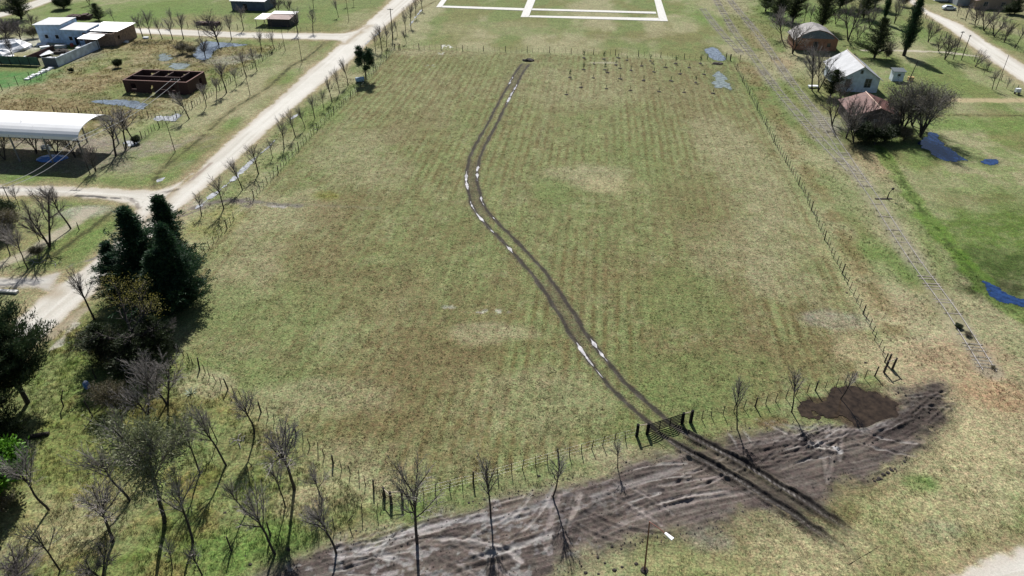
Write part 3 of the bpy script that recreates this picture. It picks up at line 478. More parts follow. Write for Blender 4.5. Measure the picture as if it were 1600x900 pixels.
class MB:
    def __init__(s): s.v = []; s.f = []
    def box(s, x0, x1, y0, y1, z0, z1):
        n = len(s.v); s.v += [(x0, y0, z0), (x1, y0, z0), (x1, y1, z0), (x0, y1, z0), (x0, y0, z1), (x1, y0, z1), (x1, y1, z1), (x0, y1, z1)]
        s.f += [tuple(n + i for i in q) for q in ((0, 3, 2, 1), (4, 5, 6, 7), (0, 1, 5, 4), (1, 2, 6, 5), (2, 3, 7, 6), (3, 0, 4, 7))]; return s
    def hexa(s, b, t):
        n = len(s.v); s.v += list(b) + list(t); s.f += [tuple(n + i for i in q) for q in ((0, 3, 2, 1), (4, 5, 6, 7), (0, 1, 5, 4), (1, 2, 6, 5), (2, 3, 7, 6), (3, 0, 4, 7))]; return s
    def slab(s, quad, th):
        """a sloping sheet: four top corners, thickness downwards"""
        return s.hexa([(x, y, z - th) for x, y, z in quad], quad)
    def tube(s, pts, rad, k=6, cap=True):
        pts = [Vector(p) for p in pts]; n0 = len(s.v); rr = rad if hasattr(rad, '__len__') else [rad] * len(pts); u = None
        for i, p in enumerate(pts):
            d = (pts[min(i + 1, len(pts) - 1)] - pts[max(i - 1, 0)]); d.normalize()
            if u is None: u = d.cross(Vector((1, 0, 0)) if abs(d.x) < .8 else Vector((0, 1, 0))); u.normalize()
            u = (u - d * u.dot(d)); u.normalize(); w_ = d.cross(u)
            for j in range(k):
                a = 2 * math.pi * j / k; q = p + (u * math.cos(a) + w_ * math.sin(a)) * rr[i]; s.v.append((q.x, q.y, q.z))
        for i in range(len(pts) - 1):
            for j in range(k):
                a = n0 + i * k + j; b = n0 + i * k + (j + 1) % k; s.f.append((a, b, b + k, a + k))
        if cap:
            s.f.append(tuple(n0 + j for j in reversed(range(k)))); m = n0 + (len(pts) - 1) * k; s.f.append(tuple(m + j for j in range(k)))
        return s
    def prism(s, prof, y0, y1):
        """profile in x,z extruded along y"""
        n = len(s.v); k = len(prof); s.v += [(x, y0, z) for x, z in prof] + [(x, y1, z) for x, z in prof]
        s.f.append(tuple(range(n, n + k))); s.f.append(tuple(reversed(range(n + k, n + 2 * k))))
        for i in range(k): j = (i + 1) % k; s.f.append((n + j, n + i, n + k + i, n + k + j))
        return s
    def blob(s, c, r, seed=0, seg=10, ring=6, flat=False):
        n = len(s.v); rnd = random.Random(seed)
        for i in range(ring + 1):
            ph = math.pi / 2 * i / ring if flat else math.pi * i / ring - math.pi / 2
            for j in range(seg):
                a = 2 * math.pi * j / seg; q = 1 + rnd.uniform(-.18, .18)
                s.v.append((c[0] + r[0] * math.cos(ph) * math.cos(a) * q, c[1] + r[1] * math.cos(ph) * math.sin(a) * q, c[2] + r[2] * math.sin(ph) * (q if i < ring else 1)))
        for i in range(ring):
            for j in range(seg): s.f.append((n + i * seg + j, n + i * seg + (j + 1) % seg, n + (i + 1) * seg + (j + 1) % seg, n + (i + 1) * seg + j))
        return s
    def build(s, name, m, parent=None, smooth_=False): return mesh_obj(name, s.v, s.f, m, parent, smooth_=smooth_)

# ------------------------------------------------------------------ ground and surfaces laid on it
def painted(name, V2, Fc, z0, relief=1.0, hole=None):
    x = V2[:, 0]; y = V2[:, 1]; c, wt, g, h = paint(x, y)
    z = z0 + h * relief * (1 if hole is None else hole(x, y))
    return mesh_obj(name, np.column_stack([x, y, z]), Fc, GROUND, attrs={'Col': c, 'Dat': np.column_stack([wt, g, 0 * g])}, smooth_=True)
def steps(*segs):
    out = []
    for a, b, d in segs: out += list(np.arange(a, b - 1e-6, d))
    return out + [segs[-1][1]]
xs = steps((0, 62, .25), (62, 110, .4), (110, 215, .8), (215, 300, 5), (300, 1000, 100), (1000, 4000, 1000)); xs = np.array([-q for q in xs[::-1][:-1]] + xs)
ys = np.array([-4000, -1000, -300, -60, -10, 10, 18] + steps((24, 80, .22), (80, 130, .35), (130, 200, .55), (200, 290, 1.0), (290, 400, 10), (400, 1000, 100), (1000, 5000, 1000)))
gx, gy = np.meshgrid(xs, ys); nx = len(xs); ny = len(ys)
c_, wt_, g_, h_ = paint(gx.ravel(), gy.ravel())
cov = np.zeros(gx.size)   # flat below everything laid on top of it
for k_, (L_, R_, pg) in RP.items(): cov = np.maximum(cov, ss(-2.2, -1.0, poly_sd(gx.ravel(), gy.ravel(), pg, 4)))
cov = np.maximum(cov, ss(-2.6, -1.6, poly_sd(gx.ravel(), gy.ravel(), MUD, 4)))
d_, s_, l_ = seg_dist(gx.ravel(), gy.ravel(), TRK, 6); cov = np.maximum(cov, 1 - ss(3.0, 3.6, d_))
for pl in RAILS.values(): d_, s_, l_ = seg_dist(gx.ravel(), gy.ravel(), pl, 4); cov = np.maximum(cov, 1 - ss(1.6, 2.6, d_))
cov = np.maximum(cov, ss(-1.0, 0, poly_sd(gx.ravel(), gy.ravel(), pw([(680, 11), (1050, 40), (1050, -10), (690, -10)]), 3)))
idx = np.arange(nx * ny).reshape(ny, nx)
FF = np.stack([idx[:-1, :-1].ravel(), idx[:-1, 1:].ravel(), idx[1:, 1:].ravel(), idx[1:, :-1].ravel()], 1)
gz = h_ * (1 - cov)
far = (np.abs(gx.ravel()) > 214) | (gy.ravel() > 289) | (gy.ravel() < 24); gz[far] = 0
ground = mesh_obj('ground', np.column_stack([gx.ravel(), gy.ravel(), gz]), FF, GROUND, attrs={'Col': c_, 'Dat': np.column_stack([wt_, g_, 0 * g_])}, smooth_=True)
ground['kind'] = 'structure'

def strip(name, A, B, n, m, z):
    def rs(Q, n):
        l = np.concatenate([[0], np.cumsum(np.hypot(*np.diff(Q, axis=0).T))]); t = np.linspace(0, l[-1], n); return np.column_stack([np.interp(t, l, Q[:, 0]), np.interp(t, l, Q[:, 1])])
    A = rs(A, n); B = rs(B, n); d = B - A; d /= np.hypot(*d.T)[:, None]; A = A - d * .45; B = B + d * .45
    t = np.linspace(0, 1, m)[None, :, None]; V = (A[:, None, :] * (1 - t) + B[:, None, :] * t).reshape(-1, 2)
    ix = np.arange(n * m).reshape(n, m); F_ = np.stack([ix[:-1, :-1].ravel(), ix[1:, :-1].ravel(), ix[1:, 1:].ravel(), ix[:-1, 1:].ravel()], 1)
    o = painted(name, V, F_, z, 0); o['kind'] = 'structure'; return o
RN = {'main': ('dirt_road', 500, 26, .012), 'side': ('dirt_road', 240, 24, .016), 'lane': ('dirt_road', 220, 14, .016), 'backroad': ('dirt_road', 90, 12, .012), 'track': ('dirt_road', 90, 20, .016), 'eastroad': ('dirt_road', 240, 18, .012), 'corner': ('dirt_road', 100, 60, .012)}
for k_, (nm, n_, m_, z_) in RN.items(): strip(nm, RP[k_][0], RP[k_][1], n_, m_, z_)
def grid_sheet(name, pg, res, z, pad, material=None, relief=1.0, jit=.5, seedn=3):
    mn = pg.min(0) - pad; mx = pg.max(0) + pad; X = np.arange(mn[0], mx[0], res); Y = np.arange(max(mn[1], 26), mx[1], res)
    A, B = np.meshgrid(X, Y); a = A.ravel(); b = B.ravel(); sd = poly_sd(a, b, pg, pad + 3) + (fbm(a, b, 1.6, 3, seedn) - .5) * jit
    keep = (sd > -pad * .8).reshape(A.shape); q = keep[:-1, :-1] & keep[1:, :-1] & keep[:-1, 1:] & keep[1:, 1:]
    ix = np.arange(a.size).reshape(A.shape); F_ = np.stack([ix[:-1, :-1][q], ix[:-1, 1:][q], ix[1:, 1:][q], ix[1:, :-1][q]], 1)
    u, inv = np.unique(F_.ravel(), return_inverse=True); V = np.column_stack([a[u], b[u]]); F_ = inv.reshape(-1, 4)
    if material is None: o = painted(name, V, F_, z, relief, lambda x_, y_: ss(-pad * .85, .2, poly_sd(x_, y_, pg, pad + 3)))
    else: o = mesh_obj(name, np.column_stack([V, np.full(len(V), z)]), F_, material)
    o['kind'] = 'structure'; return o
grid_sheet('mud', MUD, .11, .012, 1.2)
# wheel tracks across the field as their own fine strip
def offs(pl, o):
    t = np.gradient(pl, axis=0); t /= np.hypot(*t.T)[:, None]; return pl + np.column_stack([-t[:, 1], t[:, 0]]) * o
def track_strip():
    Q = TRK; l = np.concatenate([[0], np.cumsum(np.hypot(*np.diff(Q, axis=0).T))]); n = int(l[-1] / .13); t = np.linspace(0, l[-1], n); Q = np.column_stack([np.interp(t, l, Q[:, 0]), np.interp(t, l, Q[:, 1])])
    m = 43; offv = np.linspace(-2.1, 2.1, m); V = np.concatenate([offs(Q, o)[:, None, :] for o in offv], 1)
    V = V.reshape(-1, 2); ix = np.arange(n * m).reshape(n, m); F_ = np.stack([ix[:-1, :-1].ravel(), ix[:-1, 1:].ravel(), ix[1:, 1:].ravel(), ix[1:, :-1].ravel()], 1)
    c, wt, g, h = paint(V[:, 0], V[:, 1]); e = np.tile(np.minimum(1, (2.1 - np.abs(offv)) / .5), n); sd = poly_sd(V[:, 0], V[:, 1], MUD, 4)
    base = .012 + .20 * 0 * e; z = base + h * e; z = np.where(sd > -1.3, .018 + h * 1.0 + .012, z)
    o = mesh_obj('wheel_tracks', np.column_stack([V, z]), F_[:, ::-1], GROUND, attrs={'Col': c, 'Dat': np.column_stack([wt, g, 0 * g])}, smooth_=True); o['kind'] = 'structure'
track_strip()
for (l, k, t), (pg, c) in zip(PUDDLES, PUDW):
    o = grid_sheet('puddle', pg, .16, .030 if k != 'deep' else .03, .25, WATER[k], jit=3.2 if k in ('shallow', 'pale') else 1.6)
grid_sheet('puddle', PUDW[-1][0], .12, .055, .2, WATER['mudwater'], jit=2.6, seedn=15)
def ribbon(name, pl, hw, z, material, seed=0):
    pl = smooth(pl, 3); l = np.concatenate([[0], np.cumsum(np.hypot(*np.diff(pl, axis=0).T))]); n = max(6, int(l[-1] / .3)); t = np.linspace(0, l[-1], n)
    Q = np.column_stack([np.interp(t, l, pl[:, 0]), np.interp(t, l, pl[:, 1])]); wv = hw * np.clip(3.6 * fbm(t, t * 0 + seed * 7.7, 1.1, 3, 5) - 1.05, .04, 1.35) * np.minimum(1, .1 + np.minimum(t, l[-1] - t) / 1.2)
    tt = np.gradient(Q, axis=0); tt /= np.hypot(*tt.T)[:, None]; nn = np.column_stack([-tt[:, 1], tt[:, 0]]); sh = (fbm(t, t * 0 + seed, 1.2, 2, 8) - .5)[:, None] * hw * .5
    A = Q + nn * (wv[:, None] + sh); B = Q - nn * (wv[:, None] - sh); V = np.empty((2 * n, 3)); V[0::2, :2] = A; V[1::2, :2] = B; V[:, 2] = z; i = np.arange(n - 1) * 2
    o = mesh_obj(name, V, np.stack([i, i + 1, i + 3, i + 2], 1), material); o['kind'] = 'structure'; return o
tl_ = np.concatenate([[0], np.cumsum(np.hypot(*np.diff(TRK, axis=0).T))])
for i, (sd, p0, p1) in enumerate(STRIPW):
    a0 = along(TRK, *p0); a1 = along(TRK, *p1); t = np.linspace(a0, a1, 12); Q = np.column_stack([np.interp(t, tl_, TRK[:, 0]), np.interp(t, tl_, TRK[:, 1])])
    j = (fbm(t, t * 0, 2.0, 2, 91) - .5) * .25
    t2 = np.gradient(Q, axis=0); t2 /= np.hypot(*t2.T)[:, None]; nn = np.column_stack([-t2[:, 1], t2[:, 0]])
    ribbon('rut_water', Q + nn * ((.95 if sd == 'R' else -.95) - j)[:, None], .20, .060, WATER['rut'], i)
# roadside ditch with pale standing water, and painted wet glare in the mud
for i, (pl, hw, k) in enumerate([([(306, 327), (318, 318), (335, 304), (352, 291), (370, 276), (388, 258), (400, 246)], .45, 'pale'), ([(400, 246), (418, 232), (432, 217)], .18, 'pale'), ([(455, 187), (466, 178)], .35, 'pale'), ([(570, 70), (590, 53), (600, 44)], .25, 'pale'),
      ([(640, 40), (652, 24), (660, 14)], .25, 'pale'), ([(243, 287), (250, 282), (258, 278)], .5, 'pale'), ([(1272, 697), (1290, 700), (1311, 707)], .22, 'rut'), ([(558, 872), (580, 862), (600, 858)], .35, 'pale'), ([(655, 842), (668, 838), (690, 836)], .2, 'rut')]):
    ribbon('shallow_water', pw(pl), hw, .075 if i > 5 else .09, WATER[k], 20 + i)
# pale concrete walkways of the square beyond the field
def walk(quads):
    for q in quads:
        m = MB(); b = [(*P(*p), 0.0) for p in q]; m.hexa(b, [(x, y, .10) for x, y, z in b]); o = m.build('walkway', CONC); o['kind'] = 'structure'
walk([[(681.5, 11.5), (690, 11.5), (708, -14), (700, -14)], [(690.5, 11.9), (817.5, 16.8), (819, 13.2), (691.5, 9.2)], [(813.5, 27), (826, 27), (840.5, -10), (828.5, -10)], [(826.4, 27.1), (1030, 33), (1030, 28.6), (828, 24.5)],
      [(830.4, 16.2), (1025.5, 21.8), (1024.7, 18.8), (832, 13.6)], [(1030.4, 33.2), (1043.5, 33.4), (1029, -12), (1019.5, -12)]])
# railway: rails and sleepers half sunk in the grass
def railway(name, pl, nsl, ind, gauge=1.45, sl=.62):
    root = bpy.data.objects.new(name, None); COL.objects.link(root); root['kind'] = 'structure'
    l = np.concatenate([[0], np.cumsum(np.hypot(*np.diff(pl, axis=0).T))]); n = int(l[-1] / 2); t = np.linspace(0, l[-1], n); Q = np.column_stack([np.interp(t, l, pl[:, 0]), np.interp(t, l, pl[:, 1])])
    for s in (-1, 1):
        R = offs(Q, s * gauge / 2); MB().tube([(x, y, .13) for x, y in R], .045, 4).build('rail', STEEL, root)
    t = np.arange(0, l[-1], sl); Q = np.column_stack([np.interp(t, l, pl[:, 0]), np.interp(t, l, pl[:, 1])]); tt = np.gradient(Q, axis=0)
    base = None; rest = MB(); rnd = random.Random(5)
    order = np.argsort(np.hypot(Q[:, 0], Q[:, 1])); nearest = set(order[:ind].tolist())
    for i in range(len(Q)):
        if rnd.random() < .6: continue
        ang = math.atan2(tt[i, 1], tt[i, 0]) + math.pi / 2 + rnd.uniform(-.04, .04)
        if i in nearest:
            if base is None: base = MB().box(-1.15, 1.15, -.12, .12, 0.0, .075).build('sleeper', SLEEP, root); o = base
            else: o = base.copy(); COL.objects.link(o)
            o.location = (Q[i, 0], Q[i, 1], rnd.uniform(-.06, -.01)); o.rotation_euler = (0, 0, ang)
        else:
            c, s = math.cos(ang), math.sin(ang); f = lambda x, y, z: (Q[i, 0] + x * c - y * s, Q[i, 1] + x * s + y * c, z)
            z = .065 + rnd.uniform(-.03, 0); rest.hexa([f(-1.15, -.12, 0), f(1.15, -.12, 0), f(1.15, .12, 0), f(-1.15, .12, 0)], [f(-1.15, -.12, z), f(1.15, -.12, z), f(1.15, .12, z), f(-1.15, .12, z)])
    if rest.v: r = rest.build('sleeper', SLEEP, root); r['kind'] = 'stuff'
railway('railway_track', RAILS['long'], 0, 99); railway('railway_track', RAILS['side'], 0, 60); railway('railway_track', RAILS['spur'], 0, 0)
# ------------------------------------------------------------------ fences
def resample(pl, d):
    pl = np.asarray(pl, float); l = np.concatenate([[0], np.cumsum(np.hypot(*np.diff(pl, axis=0).T))]); n = max(2, int(round(l[-1] / d)) + 1); t = np.linspace(0, l[-1], n)
    return np.column_stack([np.interp(t, l, pl[:, 0]), np.interp(t, l, pl[:, 1])])
def fence(name, label, pl, step=1.35, every=8, hs=1.25, hp=1.55, rs=.045, rp=.085, wires=3, lean=.03, seed=1, limit=96, skip=None):
    rnd = random.Random(seed); Q = resample(pl, step); o3 = Q[0]; root = thing(name, label, 'fence', (o3[0], o3[1]))
    order = np.argsort(np.hypot(Q[:, 0], Q[:, 1])); near = set(order[:limit].tolist()); rest = MB()
    pm = MB().tube([(0, 0, 0), (.0, .01, hp * .5), (.015, 0, hp)], [rp * 1.1, rp, rp * .9], 7); dm = MB().tube([(0, 0, 0), (.008, 0, hs * .5), (0, 0, hs)], [rs, rs, rs * .9], 5)
    pb = None; db = None
    for i in range(len(Q)):
        if skip and skip(Q[i]): continue
        big = i % every == 0; x, y = Q[i] - o3; x += rnd.uniform(-.12, .12); y += rnd.uniform(-.06, .06)
        if i in near:
            if big:
                if pb is None: pb = pm.build('post', WOOD, root); o = pb
                else: o = pb.copy(); COL.objects.link(o)
            else:
                if db is None: db = dm.build('dropper', WOOD, root); o = db
                else: o = db.copy(); COL.objects.link(o)
            o.location = (x, y, 0); o.rotation_euler = (rnd.gauss(0, lean), rnd.gauss(0, lean), rnd.uniform(0, 6)); s = rnd.uniform(.88, 1.1); o.scale = (s, s, rnd.uniform(.9, 1.1))
        else:
            h = hp if big else hs; r = rp if big else rs; a = rnd.gauss(0, lean) * h; b = rnd.gauss(0, lean) * h; rest.tube([(x, y, 0), (x + a, y + b, h)], r, 4)
    if rest.v: o = rest.build('post', WOOD, root); o['kind'] = 'stuff'
    wm = MB()
    for k in range(wires):
        z = .3 + (hs - .4) * k / max(1, wires - 1)
        wm.tube([(q[0] - o3[0], q[1] - o3[1], z) for q in Q[::2]] + [(Q[-1][0] - o3[0], Q[-1][1] - o3[1], z)], .004, 3, False)
    wm.build('wire', WIRE, root); return root
fence('wire_fence', 'long wire fence between the field and the row of roadside trees', [W(-55.0, 66), P(333, 382), P(383, 325), P(508, 190), P(553, 148), P(617, 78)], 1.45, 7, seed=1, skip=lambda q: math.hypot(q[0] - P(378, 330)[0], q[1] - P(378, 330)[1]) < 2)
fence('wire_fence', 'thin far fence across the field beyond the dark soil heap', [P(622, 76), P(700, 78), P(900, 84), P(1141, 95)], 1.5, 4, seed=2, rs=.03)
fence('wire_fence', 'long wire fence between the field and the railway strip', [P(1383, 566), P(1358, 512), P(1334, 465), P(1285, 368), P(1255, 300), P(1215, 234), P(1178, 163), P(1146, 100)], 1.35, 7, seed=3)
fence('wire_fence', 'wire fence east of the dark gate along the churned mud', [P(1078, 660), P(1186, 634), P(1287, 608), P(1380, 585)], 1.3, 6, seed=4, lean=.05, hs=1.3)
fence('wire_fence', 'wire fence from the dark gate west to the small corner frame', [P(994, 682), P(880, 715), P(760, 750), P(640, 780)], 1.25, 7, seed=5, lean=.05, hs=1.3)
fence('wire_fence', 'diagonal wire fence between the field and the bare tree grove', [P(272, 545), P(320, 584), P(372, 620), P(445, 670), P(520, 724), P(600, 776)], 1.15, 5, seed=6, lean=.06, hs=1.25)
fence('stick_fence', 'short leaning stick fence near the small corner frame', [P(500, 836), P(545, 815), P(590, 800)], 1.3, 9, hs=1.5, rp=.03, hp=1.5, lean=.22, wires=1, seed=7)
fence('wire_fence', 'dark scrubby fence along the lot behind the bare verge trees', [P(196, 236), P(240, 205), P(290, 176), P(345, 140), P(400, 102), P(443, 72)], 1.2, 5, seed=8, rs=.05, hs=1.3)
fence('wire_fence', 'dark picket fence behind the white arched shelter', [P(85, 176), P(160, 178), P(232, 184), P(262, 186)], .9, 6, seed=9, rs=.05, hs=1.1)
fence('post_fence', 'row of black posts in front of the small green pitch', [P(4, 142), P(24, 136), P(48, 128), P(74, 116)], 2.0, 2, seed=10, hs=1.6, hp=2.4, rp=.07, wires=1)
fence('wire_fence', 'thin fence along the north side of the far lane', [P(215, 42), P(300, 43), P(400, 47), P(500, 50)], 2.0, 4, seed=11, rs=.035)
fence('wire_fence', 'thin fence between the east road and the houses meadow', [P(1436, 20), P(1480, 62), P(1532, 104), P(1600, 152)], 2.0, 4, seed=12, rs=.035)
fence('wire_fence', 'faint fence on the far side of the east road beneath the bare tree row', [P(1492, 18), P(1540, 46), P(1600, 86)], 2.2, 4, seed=13, rs=.035)

def beam(mb, p, q, r, k=7): mb.tube([p, q], r, k)
# main gate with two posts on each side
gx0, gy0 = P(1011, 678); gate = thing('farm_gate', 'wide black slatted metal gate with double posts where the tracks leave the field', 'gate', (gx0, gy0))
def rel(u, v, z=0): X, Y = P(u, v); return (X - gx0, Y - gy0, z)
pp = [rel(994.7, 681.5), rel(1011, 678), rel(1065.5, 661.5), rel(1079, 659.5)]
gp = None
for i, p in enumerate(pp):
    if gp is None: gp = MB().tube([(0, 0, 0), (.01, 0, .8), (0, 0, 1.5)], [.17, .16, .15], 10).build('post', BLACKP, gate); o = gp
    else: o = gp.copy(); COL.objects.link(o)
    o.location = p; o.scale = (1, 1, 1.12 if i in (0, 3) else 1)
m = MB(); beam(m, (pp[0][0], pp[0][1], 1.52), (pp[1][0], pp[1][1], 1.42), .05); m.build('top_rail', WOODP, gate)
m = MB(); beam(m, (pp[2][0], pp[2][1], 1.42), (pp[3][0], pp[3][1], 1.52), .05); m.build('top_rail', WOODP, gate)
A = Vector(pp[1]); B = Vector(pp[2]); m = MB(); f = m
for k in range(6): z = .2 + k * .225; m.tube([A + Vector((.12, 0, z)), B + Vector((-.12, 0, z))], .055, 5)
m.build('slat', BLACKP, gate)
for t in (.04, .34, .64, .96):
    q = A.lerp(B, t); MB().box(q.x - .035, q.x + .035, q.y - .05, q.y + .05, .12, 1.32).build('upright', BLACKP, gate)
def frame_(name, label, pa, pb, h=1.6, cat='post frame'):
    X, Y = P(*pa); x2, y2 = P(*pb); r = thing(name, label, cat, (X, Y)); d = (x2 - X, y2 - Y)
    a = MB().tube([(0, 0, 0), (.02, 0, h)], [.13, .11], 8).build('post', WOOD, r); o = a.copy(); COL.objects.link(o); o.location = (d[0], d[1], 0)
    m = MB(); m.tube([(0, 0, h - .12), (d[0], d[1], h - .12)], .05, 6); m.build('top_rail', WOODP, r); return r
c = frame_('corner_frame', 'stout corner strainer frame with pale rails at the east end of the mud fence', (1381, 582), (1394, 577), 1.7)
x3, y3 = P(1386, 571); X, Y = P(1381, 582); MB().tube([(x3 - X, y3 - Y, 0), (x3 - X, y3 - Y, 1.7)], [.12, .1], 8).build('post', WOOD, c)
frame_('corner_frame', 'dark post frame where the grove fence meets the mud fence', (611, 785), (629, 783), 1.5)
frame_('corner_frame', 'dark leaning post pair just left of the small corner frame', (601, 777), (612, 789), 1.4)
frame_('corner_frame', 'far post frame at the north corner of the field beside the road', (617, 77), (625, 77), 1.5)
frame_('corner_frame', 'post frame beside the small puddles at the railway fence end', (1134, 93), (1141, 95), 1.7)
for u, v, h, lb, ln in ((70 + 30, 636, 2.2, 'old leaning post nearest the big pine shadow', (.25, .1)), (145, 652, 2.2, 'crooked old post on the grass below the blue barrel', (-.12, .08)), (150, 592, 1.8, 'thin crooked stake beside the shadow of the dark conifers', (.2, -.2)), (362, 861, 2.0, 'upright lone black post on bright grass near the mud', (0, 0)),
                        (423, 838, 1.9, 'lone black post between two small bare trees by the mud', (0, .03)), (1156, 95, 1.6, 'single dark post between the puddle and the rails', (0, 0)), (124, 360, 1.4, 'small dark stake on the verge of the side road', (.05, 0))):
    x, y = P(u, v); o = MB().tube([(0, 0, 0), (ln[0] * .3, ln[1] * .3, h * .5), (ln[0] * h, ln[1] * h, h)], [.085, .07, .06], 7).build('fence_post', WOOD); o.location = (x, y, 0); tag(o, lb, 'post')

# ------------------------------------------------------------------ buildings (their local x,y run along the village grid)
def B_(name, label, cat, b, a): r = thing(name, label, cat, W(b, a), -AZ); return r
# white arched shelter, open underneath
r = B_('arched_shelter', 'long white barrel roofed shelter open underneath beside the side road', 'shelter', -90.6, 105.6)
Wd, he, hr, Ln = 10.2, 4.9, 7.0, 34.0; n = 16; arc = []
for i in range(n + 1):
    t = math.pi * i / n; arc.append((Wd / 2 - Wd / 2 * math.cos(t), he + (hr - he) * math.sin(t)))
m = MB(); k = 24; V = []; Fq = []
for j in range(k + 1):
    for (y, z) in arc: V.append((-Ln * j / k, y, z))
for (y, z) in []: pass
n1 = len(arc)
for j in range(k):
    for i in range(n): a0 = j * n1 + i; Fq.append((a0, a0 + n1, a0 + n1 + 1, a0 + 1))
off = len(V); V += [(x, y, z - .09) for x, y, z in V[:off]]; Fq += [tuple(off + i for i in reversed(q)) for q in Fq[:]]
for i in range(n): Fq += [(i, i + 1, off + i + 1, off + i), (k * n1 + i + 1, k * n1 + i, off + k * n1 + i, off + k * n1 + i + 1)]
for j in range(k): Fq += [(j * n1, off + j * n1, off + (j + 1) * n1, (j + 1) * n1), (j * n1 + n, (j + 1) * n1 + n, off + (j + 1) * n1 + n, off + j * n1 + n)]
mesh_obj('roof', V, Fq, WROOF, r, smooth_=False)
c0 = None
for j in range(6):
    for y in (.12, Wd - .12):
        if c0 is None: c0 = MB().box(-.11, .11, -.11, .11, 0, he - .1).build('column', mat('steel_post', (.2, .2, .2), .6), r); o = c0
        else: o = c0.copy(); COL.objects.link(o)
        o.location = (-.3 - j * 6.6, y, 0)
STP = bpy.data.materials['steel_post']
m = MB()
for j in range(6): m.tube([(-.3 - j * 6.6, y, z - .2) for y, z in arc], .07, 5)
for y in (.12, Wd - .12): m.box(-Ln, 0, y - .06, y + .06, he - .24, he - .1)
m.build('roof_frame', STP, r)
for i, (b, a, sx, sy, sz, mt, lb, nm, ct) in enumerate([(-99, 107.5, 2.6, 1.6, .5, BLUEP, 'blue tarpaulin bundle in the shade of the white arched shelter', 'tarpaulin', 'tarpaulin'), (-95, 110.5, 1.6, 1.0, .9, WOODP, 'low pale bench stack under the right end of the arched shelter', 'bench', 'bench'), (-103, 111.5, 1.5, .9, .8, WPAINT, 'white crate in the deep shade of the arched shelter', 'crate', 'crate')]):
    x, y = W(b, a); m = MB().blob((0, 0, 0), (sx, sy, sz), i, 12, 5, True) if i == 0 else MB().box(-sx / 2, sx / 2, -sy / 2, sy / 2, sz * .8, sz).box(-sx / 2, -sx / 2 + .1, -sy / 2, sy / 2, 0, sz * .8).box(sx / 2 - .1, sx / 2, -sy / 2, sy / 2, 0, sz * .8).box(-sx / 2 + .1, sx / 2 - .1, -.05, .05, .1, sz * .5)
    o = m.build(nm, mt); o.location = (x, y, 0); o.rotation_euler = (0, 0, -AZ + .2); tag(o, lb, ct)

def wall_open(mb, x0, x1, y0, y1, z0, z1, holes, axis='x'):
    """wall box with rectangular through openings: holes (s0,s1,z0,z1) along the wall"""
    cs = sorted({x0 if axis == 'x' else y0, x1 if axis == 'x' else y1} | {h[0] for h in holes} | {h[1] for h in holes})
    for a, b in zip(cs[:-1], cs[1:]):
        hs = sorted([h for h in holes if h[0] <= a + 1e-6 and h[1] >= b - 1e-6], key=lambda h: h[2]); z = z0
        for h in hs + [(0, 0, z1, z1)]:
            if h[2] > z + 1e-6:
                if axis == 'x': mb.box(a, b, y0, y1, z, h[2])
                else: mb.box(x0, x1, a, b, z, h[2])
            z = max(z, h[3])
# roofless brick shell
r = B_('brick_shell', 'roofless dark brick building shell with empty window openings', 'ruin', -107.2, 144.4); Lx, Ly, h = 15.6, 8.2, 2.9; t = .28
m = MB(); wall_open(m, 0, Lx, 0, t, 0, h, [(1.6, 2.9, .9, 2.2), (6.3, 7.2, 0, 2.0), (8.6, 10, 1.0, 1.15), (11.5, 12.3, .9, 2.0)]); m.build('front_wall', BRICK, r)
m = MB(); wall_open(m, 0, Lx, Ly - t, Ly, 0, h, [(2.0, 3.6, .9, 2.2), (6.2, 7.6, .9, 2.2), (10.2, 11.6, .7, 2.2)]); m.build('back_wall', BRICK, r)
m = MB(); wall_open(m, 0, t, t, Ly - t, 0, h, [(4.6, 5.5, 0, 2.1)], 'y'); m.build('side_wall', BRICK, r)
m = MB(); wall_open(m, Lx - t, Lx, t, Ly - t, 0, h, [(5.2, 6.3, .9, 2.1)], 'y'); m.build('side_wall', BRICK, r)
m = MB(); wall_open(m, t, Lx - 3.6, 3.6, 3.6 + t, 0, h * .97, [(4.0, 4.9, 0, 2.0)]); m.build('inner_wall', BRICK, r)
for x in (4.4, 8.0, 12.0): MB().box(x, x + t, 3.6 + t, Ly - t, 0, h * .96).build('partition', BRICK, r)
MB().box(12.6, 12.6 + t, t, 2.4, 0, h * .95).build('partition', BRICK, r)
m = MB(); e = .05
for q in ((0, Lx, -.02, t + .02), (0, Lx, Ly - t - .02, Ly + .02), (-.02, t + .02, t + .03, Ly - t - .03), (Lx - t - .02, Lx + .02, t + .03, Ly - t - .03)): m.box(q[0], q[1], q[2], q[3], h + .003, h + e)
m.build('top_course', BRICKP, r)

def corrugated(quad, nx_=40, amp=.035, th=.05):
    """sloping sheet with ribs running from edge 0-1 to edge 3-2"""
    V = []; F_ = []; q = [Vector(p) for p in quad]; nr = (q[1] - q[0]).cross(q[3] - q[0]).normalized()
    if nr.z < 0: nr = -nr
    for j in (0, 1):
        for i in range(nx_ * 4 + 1):
            t_ = i / (nx_ * 4); p = (q[0].lerp(q[1], t_) if j == 0 else q[3].lerp(q[2], t_)) + nr * amp * math.sin(i * math.pi / 2); V.append(tuple(p))
    n_ = nx_ * 4 + 1; k_ = len(V); V += [tuple(Vector(p) - nr * th) for p in V[:k_]]
    for i in range(n_ - 1): F_ += [(i, i + 1, n_ + i + 1, n_ + i), (k_ + i + 1, k_ + i, k_ + n_ + i, k_ + n_ + i + 1), (i + 1, i, k_ + i, k_ + i + 1), (n_ + i, n_ + i + 1, k_ + n_ + i + 1, k_ + n_ + i)]
    return V, F_
